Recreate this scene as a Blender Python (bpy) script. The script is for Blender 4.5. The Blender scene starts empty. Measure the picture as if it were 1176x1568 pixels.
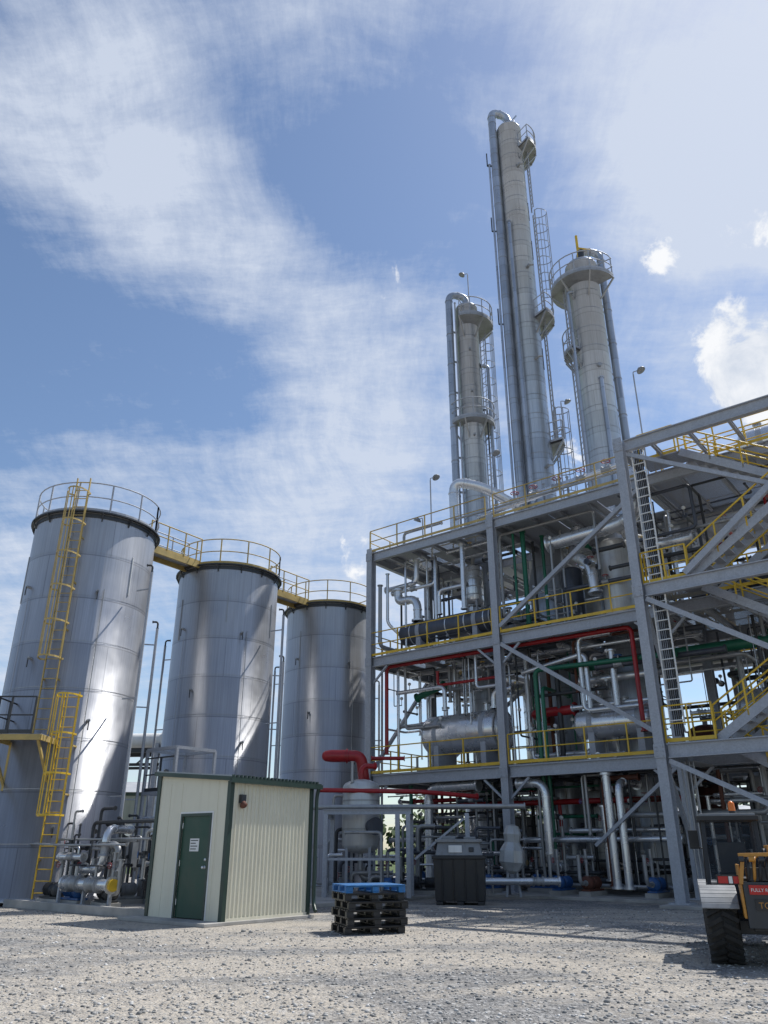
import bpy, math, random
import numpy as np
from mathutils import Vector, Matrix
R=random.Random(7)
V=Vector
scene=bpy.context.scene
# ------------------------------------------------------------------ materials
def mathn(nt,op,a,b=None,c=None,clamp=False):
    n=nt.nodes.new('ShaderNodeMath'); n.operation=op; n.use_clamp=clamp
    for i,x in enumerate((a,b,c)):
        if x is None: continue
        if isinstance(x,(int,float)): n.inputs[i].default_value=x
        else: nt.links.new(x,n.inputs[i])
    return n.outputs[0]
def ramp(nt,fac,stops):
    n=nt.nodes.new('ShaderNodeValToRGB')
    e=n.color_ramp.elements
    while len(e)<len(stops): e.new(0.5)
    for el,(p,c) in zip(e,stops):
        el.position=p; el.color=(c[0],c[1],c[2],1) if not isinstance(c,(int,float)) else (c,c,c,1)
    nt.links.new(fac,n.inputs[0]); return n.outputs[0]
def mix(nt,f,a,b,bt='MIX'):
    n=nt.nodes.new('ShaderNodeMix'); n.data_type='RGBA'; n.blend_type=bt
    for i,x in ((0,f),(6,a),(7,b)):
        if isinstance(x,(int,float)): n.inputs[i].default_value=x if i==0 else (x,x,x,1)
        elif isinstance(x,tuple): n.inputs[i].default_value=(*x,1)
        else: nt.links.new(x,n.inputs[i])
    return n.outputs[2]
def noisen(nt,vec,scale,detail=4,rough=.55,dist=0):
    n=nt.nodes.new('ShaderNodeTexNoise'); n.inputs['Scale'].default_value=scale
    n.inputs['Detail'].default_value=detail; n.inputs['Roughness'].default_value=rough; n.inputs['Distortion'].default_value=dist
    if vec is not None: nt.links.new(vec,n.inputs['Vector'])
    return n
def noise(*a,**k): return noisen(*a,**k).outputs[0]
def mapping(nt,vec,scale=(1,1,1),rot=(0,0,0),loc=(0,0,0)):
    n=nt.nodes.new('ShaderNodeMapping'); n.inputs['Scale'].default_value=scale
    n.inputs['Rotation'].default_value=rot; n.inputs['Location'].default_value=loc
    nt.links.new(vec,n.inputs[0]); return n.outputs[0]
def mk(name,col,metal=0.,rough=.5,var=.25,scale=1.5,streak=0.,streakcol=(.1,.07,.045),bump=.05,panels=None,spangle=0,rvar=.12,pcon=(.86,1.1)):
    m=bpy.data.materials.new(name); m.use_nodes=True; nt=m.node_tree
    b=nt.nodes['Principled BSDF']; tc=nt.nodes.new('ShaderNodeTexCoord').outputs['Object']
    n1=noise(nt,tc,scale,3,.6)
    c=mix(nt,1.0,tuple(col),ramp(nt,n1,[(.25,1-var),(.75,1+var*.6)]),'MULTIPLY')
    if panels:
        sep=nt.nodes.new('ShaderNodeSeparateXYZ'); nt.links.new(tc,sep.inputs[0])
        ph,na=panels
        zf=mathn(nt,'FLOOR',mathn(nt,'DIVIDE',sep.outputs[2],ph))
        an=mathn(nt,'ARCTAN2',sep.outputs[1],sep.outputs[0])
        af0=mathn(nt,'ADD',mathn(nt,'MULTIPLY',an,na/(2*math.pi)),mathn(nt,'MULTIPLY',zf,.37))
        af=mathn(nt,'FLOOR',af0)
        cb=nt.nodes.new('ShaderNodeCombineXYZ'); nt.links.new(zf,cb.inputs[0]); nt.links.new(af,cb.inputs[1])
        wn=nt.nodes.new('ShaderNodeTexWhiteNoise'); wn.noise_dimensions='3D'; nt.links.new(cb.outputs[0],wn.inputs[0])
        c=mix(nt,1.0,c,ramp(nt,wn.outputs[0],[(0,pcon[0]),(1,pcon[1])]),'MULTIPLY')
        br=noise(nt,mapping(nt,tc,(14,14,.25)),1.6,4,.7)
        c=mix(nt,1.0,c,ramp(nt,br,[(.3,.84),(.7,1.12)]),'MULTIPLY')
        fz=mathn(nt,'FRACT',mathn(nt,'DIVIDE',sep.outputs[2],ph))
        seam=mathn(nt,'MAXIMUM',mathn(nt,'LESS_THAN',fz,.024),mathn(nt,'LESS_THAN',mathn(nt,'FRACT',af0),.008))
        c=mix(nt,mathn(nt,'MULTIPLY',seam,.55),c,(col[0]*.33,col[1]*.33,col[2]*.33))
        hb=nt.nodes.new('ShaderNodeMapRange'); nt.links.new(mathn(nt,'ABSOLUTE',mathn(nt,'SUBTRACT',fz,.012)),hb.inputs[0]); hb.inputs[1].default_value=.0; hb.inputs[2].default_value=.10; hb.inputs[3].default_value=.28; hb.inputs[4].default_value=0
        c=mix(nt,hb.outputs[0],c,(col[0]*.7,col[1]*.69,col[2]*.68))
    if spangle:
        vo=nt.nodes.new('ShaderNodeTexVoronoi'); vo.inputs['Scale'].default_value=spangle; nt.links.new(tc,vo.inputs['Vector'])
        s2=nt.nodes.new('ShaderNodeSeparateColor'); nt.links.new(vo.outputs['Color'],s2.inputs[0])
        c=mix(nt,1.0,c,ramp(nt,s2.outputs[0],[(0,.9),(1,1.08)]),'MULTIPLY')
    if streak:
        sv=mapping(nt,tc,(6,6,.35)); sn=noise(nt,sv,1.2,4,.7)
        f=ramp(nt,sn,[(.50,0.),(.72,1.)])
        c=mix(nt,mathn(nt,'MULTIPLY',f,streak),c,streakcol)
    nt.links.new(c,b.inputs['Base Color'])
    b.inputs['Metallic'].default_value=metal
    rr=nt.nodes.new('ShaderNodeMapRange'); nt.links.new(n1,rr.inputs[0]); rr.inputs[1].default_value=.3; rr.inputs[2].default_value=.7
    rr.inputs[3].default_value=max(.05,rough-rvar); rr.inputs[4].default_value=min(1,rough+rvar)
    nt.links.new(rr.outputs[0],b.inputs['Roughness'])
    if bump:
        bn=nt.nodes.new('ShaderNodeBump'); bn.inputs['Strength'].default_value=bump; bn.inputs['Distance'].default_value=.05
        nt.links.new(noise(nt,tc,scale*2.3,2,.5),bn.inputs['Height']); nt.links.new(bn.outputs[0],b.inputs['Normal'])
    return m
M={}
M['tank']=mk('tank_stainless',(.43,.435,.455),.62,.37,.13,.5,.35,(.30,.295,.295),.14,panels=(1.52,4),pcon=(.84,1.08))
M['tower']=mk('column_cladding',(.45,.485,.54),.6,.38,.12,.9,.28,(.30,.32,.35),.08,panels=(1.1,2),pcon=(.86,1.08))
M['galv']=mk('galvanised_steel',(.37,.39,.43),.1,.55,.12,2,.2,(.22,.215,.215),.0,spangle=25)
M['clad']=mk('insulation_cladding',(.68,.69,.71),.65,.28,.15,1.2,.2,(.36,.35,.34),.05)
M['cladd']=mk('dull_cladding',(.36,.365,.37),.4,.42,.22,2,.35,(.17,.15,.13),.06)
M['yel']=mk('yellow_paint',(.68,.44,.035),0,.45,.2,3,.2,(.36,.22,.06),0)
M['ochre']=mk('weathered_ochre_paint',(.48,.35,.12),0,.6,.25,3,.3,(.3,.22,.12),0)
M['red']=mk('red_pipe_paint',(.34,.014,.018),0,.40,.25,3,.2,(.14,.02,.02),0)
M['green']=mk('green_pipe_paint',(.015,.14,.08),0,.42,.25,3,.2,(.03,.06,.05),0)
M['dark']=mk('dark_steel',(.05,.054,.06),.2,.5,.3,3,.2,(.09,.07,.05),0)
M['black']=mk('black_plastic',(.018,.018,.02),0,.45,.25,3,0,bump=.05)
M['rubber']=mk('tyre_rubber',(.024,.023,.021),0,.85,.4,4,.4,(.08,.07,.06),bump=.2)
M['blue']=mk('blue_pump_paint',(.03,.11,.30),0,.4,.25,4,.2,bump=0)
M['grey']=mk('grey_equipment_paint',(.24,.25,.26),0,.5,.25,3,.3,bump=0)
M['navy']=mk('dark_insulation',(.08,.09,.115),.2,.45,.3,2,.3,(.15,.14,.13),.1)
M['rust']=mk('rust_brown',(.13,.045,.028),0,.75,.4,3,.3)
M['cream']=mk('cream_siding',(.68,.65,.52),.0,.5,.07,1.2,.22,(.45,.39,.28),.0)
M['dgreen']=mk('dark_green_trim',(.02,.045,.035),0,.4,.2,2,.1,bump=0)
M['door']=mk('green_door',(.014,.06,.038),0,.45,.2,2,.1,bump=0)
M['white']=mk('white_paint',(.75,.75,.73),0,.5,.1,3,.1,bump=0)
M['lite']=mk('light_vessel_cladding',(.52,.53,.53),.3,.40,.15,2,.45,(.30,.27,.23),.04)
M['conc']=mk('concrete',(.38,.365,.34),0,.9,.35,1.3,.0,bump=.3)
M['wood']=mk('black_pallet_plastic',(.014,.015,.018),0,.4,.3,4,.1,(.06,.05,.04),bump=.05)
M['bluepal']=mk('blue_pallet_paint',(.02,.15,.38),0,.6,.4,6,.5,(.14,.15,.17),bump=.1)
M['orange']=mk('telehandler_orange',(.50,.23,.035),0,.45,.3,4,.45,(.18,.11,.06),bump=0)
M['redlens']=mk('red_lens',(.45,.01,.01),0,.25,.1,3,bump=0)
M['amber']=mk('amber_lens',(.7,.16,.01),0,.2,.1,3,bump=0)
M['wall2']=mk('tan_metal_wall',(.34,.32,.28),0,.6,.15,.5,.2,bump=0)
M['roof2']=mk('metal_roof',(.42,.42,.42),.2,.5,.15,.5,.1,bump=0)
m=bpy.data.materials.new('cab_glass'); m.use_nodes=True
b=m.node_tree.nodes['Principled BSDF']; b.inputs['Base Color'].default_value=(.02,.025,.03,1); b.inputs['Roughness'].default_value=.05
b.inputs['Alpha'].default_value=.30; M['glass']=m
m=bpy.data.materials.new('open_bar_grating'); m.use_nodes=True; nt=m.node_tree
tc=nt.nodes.new('ShaderNodeTexCoord').outputs['Object']; sp=nt.nodes.new('ShaderNodeSeparateXYZ'); nt.links.new(tc,sp.inputs[0])
a=mathn(nt,'LESS_THAN',mathn(nt,'FRACT',mathn(nt,'MULTIPLY',sp.outputs[0],22)),.48)
c=mathn(nt,'LESS_THAN',mathn(nt,'FRACT',mathn(nt,'MULTIPLY',sp.outputs[1],10)),.25)
mx=mathn(nt,'MAXIMUM',a,c)
b=nt.nodes['Principled BSDF']; b.inputs['Base Color'].default_value=(.30,.31,.335,1); b.inputs['Metallic'].default_value=.1; b.inputs['Roughness'].default_value=.55
nt.links.new(mx,b.inputs['Alpha']); M['grate']=m
# ------------------------------------------------------------------ builder
class B:
    def __init__(s): s.v=[];s.f=[];s.m=[];s.s=[];s.mats=[]
    def mi(s,m):
        if m not in s.mats: s.mats.append(m)
        return s.mats.index(m)
    def add(s,vs,fs,m,smooth=False):
        o=len(s.v); s.v.extend([tuple(x) for x in vs]); k=s.mi(m)
        for f in fs: s.f.append(tuple(i+o for i in f)); s.m.append(k); s.s.append(smooth)
    def obox(s,c,ax,ay,az,m):
        c=V(c); vs=[]
        for k in (-1,1):
            for j in (-1,1):
                for i in (-1,1): vs.append(c+ax*i+ay*j+az*k)
        s.add(vs,[(0,2,3,1),(4,5,7,6),(0,1,5,4),(2,6,7,3),(0,4,6,2),(1,3,7,5)],m)
    def box(s,c,sz,m,rz=0,rx=0,ry=0):
        from mathutils import Euler
        r=Euler((rx,ry,rz)).to_matrix()
        s.obox(c,r@V((sz[0]/2,0,0)),r@V((0,sz[1]/2,0)),r@V((0,0,sz[2]/2)),m)
    def bb(s,a,b,m):
        s.box([(a[i]+b[i])/2 for i in range(3)],[abs(b[i]-a[i]) for i in range(3)],m)
    def frame(s,d,up=None):
        d=d.normalized()
        if up is None: up=V((0,0,1)) if abs(d.z)<.95 else V((0,1,0))
        x=d.cross(up).normalized(); y=x.cross(d).normalized(); return x,y
    def beam(s,p,q,w,h,m,up=None):
        p=V(p);q=V(q);d=q-p;x,y=s.frame(d,up)
        s.obox((p+q)/2,x*(w/2),y*(h/2),d/2,m)
    def ibeam(s,p,q,w,h,m,t=.03,up=None):
        p=V(p);q=V(q);d=q-p;x,y=s.frame(d,up);c=(p+q)/2
        s.obox(c,x*(t*.35),y*(h/2-t),d/2,m)
        s.obox(c+y*(h/2-t/2),x*(w/2),y*(t/2),d/2,m); s.obox(c-y*(h/2-t/2),x*(w/2),y*(t/2),d/2,m)
    def sweep(s,pts,r,n,m,caps=True,smooth=True):
        pts=[V(p) for p in pts]; N=len(pts); rs=r if isinstance(r,(list,tuple)) else [r]*N
        d0=(pts[1]-pts[0]); x,y=s.frame(d0); vs=[]
        for i in range(N):
            if i==0: t=pts[1]-pts[0]
            elif i==N-1: t=pts[-1]-pts[-2]
            else:
                a=pts[i]-pts[i-1];b_=pts[i+1]-pts[i]
                t=(a.normalized() if a.length>1e-6 else V())+(b_.normalized() if b_.length>1e-6 else V())
                if t.length<1e-6: t=a if a.length>1e-6 else d0
            t=t.normalized(); x=(x-t*x.dot(t))
            if x.length<1e-5: x,_=s.frame(t)
            x=x.normalized(); y=t.cross(x)
            for k in range(n):
                an=2*math.pi*k/n; vs.append(pts[i]+(x*math.cos(an)+y*math.sin(an))*rs[i])
        fs=[(i*n+k,i*n+(k+1)%n,(i+1)*n+(k+1)%n,(i+1)*n+k) for i in range(N-1) for k in range(n)]
        s.add(vs,fs,m,smooth)
        if caps:
            if rs[0]>.004: s.add(vs[:n],[tuple(range(n-1,-1,-1))],m)
            if rs[-1]>.004: s.add(vs[-n:],[tuple(range(n))],m)
    def tube(s,p,q,r,m,n=10): s.sweep([p,q],r,n,m)
    def pipe(s,pts,r,m,n=12,bend=None,fl=True,fm=None):
        pts=[V(p) for p in pts]; bd=bend if bend else r*3
        out=[pts[0]]
        for i in range(1,len(pts)-1):
            a=(pts[i-1]-pts[i]);b_=(pts[i+1]-pts[i]); la=a.length;lb=b_.length;a=a.normalized();b_=b_.normalized()
            q=min(bd,la*.49,lb*.49); p0=pts[i]+a*q;p1=pts[i]+b_*q
            for k in range(7):
                t=k/6; out.append(p0*(1-t)**2+pts[i]*2*t*(1-t)+p1*t*t)
            if fl and q>.03:
                for pp,dd in ((p0,a),(p1,b_)): s.sweep([pp,pp+dd*min(.05,r*.35)],r*1.12,n,fm or m)
        out.append(pts[-1]); s.sweep(out,r,n,m)
        if fl:
            for pp,dd in ((pts[0],pts[1]-pts[0]),(pts[-1],pts[-2]-pts[-1])):
                dd=dd.normalized(); s.sweep([pp,pp+dd*min(.07,r*.5)],r*1.5,n,fm or m)
    def lathe(s,p,axis,prof,m,n=32,smooth=True):
        p=V(p);a=V(axis).normalized();x,y=s.frame(a)
        vs=[]
        for t,r in prof:
            for k in range(n):
                an=2*math.pi*k/n; vs.append(p+a*t+(x*math.cos(an)+y*math.sin(an))*max(r,.0005))
        N=len(prof)
        s.add(vs,[(i*n+k,i*n+(k+1)%n,(i+1)*n+(k+1)%n,(i+1)*n+k) for i in range(N-1) for k in range(n)],m,smooth)
    def vessel(s,p,q,r,m,n=32,bands=0,bm=None):
        p=V(p);q=V(q);L=(q-p).length;a=(q-p)/L; h=r*.45
        prof=[(h-h*math.cos(t),r*math.sin(t)) for t in [i*math.pi/2/6 for i in range(7)]]
        prof+=[(L-h+h*math.cos(t),r*math.sin(t)) for t in [i*math.pi/2/6 for i in range(6,-1,-1)]]
        s.lathe(p,a,prof,m,n)
        for i in range(bands):
            t=h+(L-2*h)*(i+.5)/bands if bands>1 else L/2
            s.sweep([p+a*t,p+a*(t+.05)],r+.012,n,bm or m)
    def arc(s,c,rad,a0,a1,n=24):
        return [V((c[0]+rad*math.cos(a0+(a1-a0)*i/n),c[1]+rad*math.sin(a0+(a1-a0)*i/n),c[2])) for i in range(n+1)]
    def railing(s,pts,m,h=1.07,sp=1.4,r=.026,toe=True,mids=1):
        pts=[V(p) for p in pts]
        s.sweep([p+V((0,0,h)) for p in pts],r,6,m)
        for k in range(mids): s.sweep([p+V((0,0,h*(k+1)/(mids+1))) for p in pts],r*.9,6,m)
        if toe:
            for a,b_ in zip(pts,pts[1:]): s.beam(a+V((0,0,.06)),b_+V((0,0,.06)),.012,.11,m)
        L=0;nxt=0;tot=sum((b_-a).length for a,b_ in zip(pts,pts[1:])); n=max(1,round(tot/sp)); step=tot/n
        for a,b_ in zip(pts,pts[1:]):
            l=(b_-a).length
            while nxt<=L+l+1e-4:
                p=a+(b_-a)*((nxt-L)/l if l>0 else 0); s.beam(p,p+V((0,0,h)),.048,.048,m); nxt+=step
            L+=l
    def ladder(s,base,top,wdir,m,w=.45,cage=0,out=None,cm=None,rung=.3,r=.022):
        base=V(base);top=V(top);wd=V(wdir).normalized()*(w/2)
        s.beam(base-wd,top-wd,.03,.07,m,up=V(wdir).cross(V((0,0,1)))); s.beam(base+wd,top+wd,.03,.07,m,up=V(wdir).cross(V((0,0,1))))
        n=int((top-base).length/rung)
        for i in range(n):
            p=base+(top-base)*((i+.5)/n); s.sweep([p-wd,p+wd],r*.7,6,m)
        if cage:
            o=V(out).normalized(); cm=cm or m; L=(top-base).z; z=cage; hoops=[]
            while z<=L+.01:
                c=base+V((0,0,z)); pts=[c-wd]+[c+o*.12+wd.normalized()*(-math.cos(t)*.37)+o*(math.sin(t)*.62) for t in [i*math.pi/8 for i in range(9)]]+[c+wd]
                for a,b_ in zip(pts,pts[1:]): s.beam(a,b_,.008,.055,cm)
                hoops.append(pts); z+=1.15
            for k in (2,4,5,6,8):
                for h1,h2 in zip(hoops,hoops[1:]): s.beam(h1[k],h2[k],.035,.01,cm)
    def stair(s,p,q,w,wdir,m,rm,steps=None):
        p=V(p);q=V(q);wd=V(wdir).normalized()*(w/2)
        for sg in (-1,1):
            s.beam(p+wd*sg,q+wd*sg,.05,.27,m)
            s.sweep([p+wd*sg+V((0,0,1.0)),q+wd*sg+V((0,0,1.0))],.03,6,rm); s.sweep([p+wd*sg+V((0,0,.55)),q+wd*sg+V((0,0,.55))],.026,6,rm)
            for i in range(5):
                a=p+(q-p)*(i/4)+wd*sg; s.beam(a,a+V((0,0,1.0)),.05,.05,rm)
        n=steps or int(abs(q.z-p.z)/.2)
        run=(q-p);run.z=0;run=run.normalized()
        for i in range(n):
            c=p+(q-p)*((i+.5)/n); s.obox(c,wd,run*.13,V((0,0,.02)),m)
    def done(s,name,parent=None,loc=None,bevel=0):
        me=bpy.data.meshes.new(name); me.from_pydata(s.v,[],s.f)
        for k in s.mats: me.materials.append(M[k])
        me.polygons.foreach_set('material_index',s.m); me.polygons.foreach_set('use_smooth',s.s); me.update()
        o=bpy.data.objects.new(name,me); scene.collection.objects.link(o)
        if parent: o.parent=parent
        if loc: o.location=loc
        if bevel:
            md=o.modifiers.new('bevel','BEVEL'); md.width=bevel; md.segments=2; md.limit_method='ANGLE'
        return o
def empty(name,loc=(0,0,0),rz=0):
    o=bpy.data.objects.new(name,None); o.location=loc; o.rotation_euler=(0,0,rz); o.empty_display_size=.5
    scene.collection.objects.link(o); return o
GRID=math.radians(-38.66)
def valve(b,p,ax,r,m='cladd',wm='red'):
    p=V(p);a=V(ax).normalized()
    b.sweep([p-a*r*1.6,p-a*r*1.3,p-a*r*.9,p,p+a*r*.9,p+a*r*1.3,p+a*r*1.6],[r*1.5,r*1.5,r,r*1.35,r,r*1.5,r*1.5],10,m)
    up=V((0,0,1)) if abs(a.z)<.7 else V((-.5,-.85,0)).normalized()
    b.tube(p,p+up*r*3.2,r*.3,m,8)
    c=p+up*r*3.2; x,y=b.frame(up); pts=[c+(x*math.cos(t)+y*math.sin(t))*r*1.5 for t in [k*math.pi/6 for k in range(13)]]
    b.sweep(pts,r*.15,6,wm,caps=False); b.beam(pts[0],pts[6],r*.15,r*.15,wm); b.beam(pts[3],pts[9],r*.15,r*.15,wm)
def pump(b,p,ang,sc=1,m='blue'):
    p=V(p);a=V((math.cos(ang),math.sin(ang),0));u=V((0,0,1)); c=p+u*.45*sc
    b.obox(p+a*.15*sc+u*.08*sc,a*.75*sc,a.cross(u)*.25*sc,u*.08*sc,'conc')
    b.obox(p+a*.15*sc+u*.2*sc,a*.65*sc,a.cross(u)*.18*sc,u*.03*sc,m)
    b.sweep([c+a*.1*sc,c+a*.13*sc,c+a*.6*sc,c+a*.65*sc],[.12*sc,.2*sc,.2*sc,.14*sc],14,m)
    for k in range(8):
        t=.16+.055*k; b.sweep([c+a*t*sc,c+a*(t+.012)*sc],.225*sc,14,m)
    b.sweep([c-a*.1*sc,c+a*.1*sc],.07*sc,8,'dark')
    b.sweep([c-a*.42*sc,c-a*.36*sc,c-a*.12*sc,c-a*.1*sc],[.12*sc,.25*sc,.25*sc,.1*sc],14,m)
    b.pipe([c-a*.4*sc,c-a*.9*sc,c-a*.9*sc+u*1.0*sc],.07*sc,'cladd'); b.pipe([c-a*.24*sc+u*.2*sc,c-a*.24*sc+u*1.2*sc],.06*sc,'cladd')
    valve(b,c-a*.24*sc+u*.8*sc,(0,0,1),.06*sc)
    b.obox(p+a*.35*sc+u*.27*sc,a*.2*sc,a.cross(u)*.12*sc,u*.05*sc,m)
def floodlight(b,p,h,a=0.):
    p=V(p); b.tube(p,p+V((0,0,h)),.03,'galv',8); t=p+V((0,0,h)); o=V((math.cos(a),math.sin(a),0))
    b.pipe([t,t+V((0,0,.12)),t+o*.25+V((0,0,.1))],.022,'galv',6,fl=False)
    b.lathe(t+o*.27+V((0,0,.2)),o*.5+V((0,0,-1)),[(0,.0),(0,.06),(.05,.08),(.09,.16),(.17,.19),(.18,.17),(.18,0)],'grey',14)
# ------------------------------------------------------------------ ground
def groundmat():
    m=bpy.data.materials.new('gravel_yard'); m.use_nodes=True; nt=m.node_tree; b=nt.nodes['Principled BSDF']
    tc=nt.nodes.new('ShaderNodeTexCoord').outputs['Object']
    big=noise(nt,mapping(nt,tc,(.4,1,1),(0,0,.15)),.33,5,.62,1.0)
    med=noise(nt,tc,1.4,4,.65)
    def stones(sc):
        v=nt.nodes.new('ShaderNodeTexVoronoi'); v.inputs['Scale'].default_value=sc; nt.links.new(tc,v.inputs['Vector'])
        s=nt.nodes.new('ShaderNodeSeparateColor'); nt.links.new(v.outputs['Color'],s.inputs[0]); return v.outputs['Distance'],s.outputs[0]
    d1,c1=stones(19); d2,c2=stones(44)
    stone=mix(nt,.45,ramp(nt,c1,[(0,(.10,.10,.105)),(.5,(.25,.245,.24)),(.85,(.42,.41,.395)),(1,(.66,.65,.63))]),
                  ramp(nt,c2,[(0,(.10,.10,.10)),(.6,(.29,.28,.265)),(1,(.60,.58,.55))]))
    gap=ramp(nt,d1,[(.0,1.05),(.75,.62)])
    stone=mix(nt,1.0,stone,gap,'MULTIPLY')
    dirt=mix(nt,noise(nt,tc,11,5,.75),(.33,.285,.23),(.60,.54,.45))
    f=ramp(nt,mathn(nt,'ADD',mathn(nt,'MULTIPLY',big,.72),mathn(nt,'MULTIPLY',med,.28)),[(.43,0.),(.54,1.)])
    peb=ramp(nt,c2,[(.55,1.),(.62,.4)])
    col=mix(nt,mathn(nt,'MULTIPLY',f,mathn(nt,'MULTIPLY',peb,.9)),stone,dirt)
    spk=ramp(nt,noise(nt,tc,5,4,.7),[(.3,.80),(.7,1.15)])
    col=mix(nt,1.0,col,spk,'MULTIPLY')
    sp=nt.nodes.new('ShaderNodeSeparateXYZ'); nt.links.new(tc,sp.inputs[0])
    far=nt.nodes.new('ShaderNodeMapRange'); nt.links.new(mathn(nt,'ADD',sp.outputs[1],mathn(nt,'MULTIPLY',big,8)),far.inputs[0]); far.inputs[1].default_value=58; far.inputs[2].default_value=62
    col=mix(nt,far.outputs[0],col,mix(nt,med,(.05,.09,.02),(.12,.15,.05)))
    nt.links.new(col,b.inputs['Base Color']); b.inputs['Roughness'].default_value=.92
    bn=nt.nodes.new('ShaderNodeBump'); bn.inputs['Strength'].default_value=1.0; bn.inputs['Distance'].default_value=.035
    hh=mathn(nt,'ADD',mathn(nt,'MULTIPLY',mathn(nt,'SUBTRACT',1,d1),.7),mathn(nt,'ADD',mathn(nt,'MULTIPLY',mathn(nt,'SUBTRACT',1,d2),.4),mathn(nt,'MULTIPLY',med,2.)))
    nt.links.new(hh,bn.inputs['Height']); nt.links.new(bn.outputs[0],b.inputs['Normal'])
    return m
M['gravel']=groundmat()
b=B(); b.add([(-900,-300,0),(900,-300,0),(900,1500,0),(-900,1500,0)],[(0,1,2,3)],'gravel'); b.done('gravel_ground')
def rocks():
    rs=np.random.RandomState(3); N=20000
    y=6.5+ (rs.rand(N)**1.5)*17; x=(rs.rand(N)*2-1)*(y*.56+.5)
    ok=~((x>-6.4)&(x<-1.2)&(y>17.8)); x=x[ok];y=y[ok];N=len(x)
    t=(1+5**.5)/2
    iv=np.array([(-1,t,0),(1,t,0),(-1,-t,0),(1,-t,0),(0,-1,t),(0,1,t),(0,-1,-t),(0,1,-t),(t,0,-1),(t,0,1),(-t,0,-1),(-t,0,1)])/1.9
    fi=np.array([(0,11,5),(0,5,1),(0,1,7),(0,7,10),(0,10,11),(1,5,9),(5,11,4),(11,10,2),(10,7,6),(7,1,8),(3,9,4),(3,4,2),(3,2,6),(3,6,8),(3,8,9),(4,9,5),(2,4,11),(6,2,10),(8,6,7),(9,8,1)])
    s=.008+.018*rs.rand(N)**2.2+.022*(rs.rand(N)>.993)
    jit=1+.5*(rs.rand(N,12,3)-.5)
    sc=np.stack([s*(.8+.5*rs.rand(N)),s*(.8+.5*rs.rand(N)),s*(.5+.3*rs.rand(N))],1)
    v=iv[None]*jit*sc[:,None,:]
    a=rs.rand(N)*6.28; ca,sa=np.cos(a)[:,None],np.sin(a)[:,None]
    vx=v[:,:,0]*ca-v[:,:,1]*sa+x[:,None]; vy=v[:,:,0]*sa+v[:,:,1]*ca+y[:,None]; vz=v[:,:,2]+s[:,None]*.2
    vs=np.stack([vx,vy,vz],2).reshape(-1,3); fs=(fi[None]+12*np.arange(N)[:,None,None]).reshape(-1,3)
    me=bpy.data.meshes.new('loose_gravel'); me.vertices.add(len(vs)); me.vertices.foreach_set('co',vs.ravel())
    me.loops.add(fs.size); me.loops.foreach_set('vertex_index',fs.ravel().astype(np.int32)); me.polygons.add(len(fs))
    me.polygons.foreach_set('loop_start',np.arange(0,fs.size,3,dtype=np.int32)); me.update(calc_edges=True)
    mm=bpy.data.materials.new('loose_stone'); mm.use_nodes=True; nt=mm.node_tree
    g=nt.nodes.new('ShaderNodeNewGeometry'); c=ramp(nt,g.outputs['Random Per Island'],[(0,(.13,.13,.13)),(.4,(.27,.265,.25)),(.8,(.42,.405,.38)),(1,(.66,.64,.61))])
    nt.links.new(c,nt.nodes['Principled BSDF'].inputs['Base Color']); nt.nodes['Principled BSDF'].inputs['Roughness'].default_value=.9
    me.materials.append(mm); o=bpy.data.objects.new('loose_gravel',me); scene.collection.objects.link(o)
rocks()
def gridobj(name,loc): return empty(name,loc,GRID)
pad=gridobj('concrete_tank_pad',(-5.6,20.2,0))
b=B(); b.bb((-6.5,.15,0),(.5,26,.10),'conc'); b.bb((-6.6,0,0),(.0,.15,.2),'conc'); b.done('slab',pad,bevel=.01)
pad=gridobj('concrete_structure_pad',(-.6,34.3,0))
b=B(); b.bb((-6.5,-1.2,0),(22,11,.09),'conc'); b.bb((13,-3.2,0),(22,-1.2,.085),'conc'); b.done('slab',pad,bevel=.01)
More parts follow.
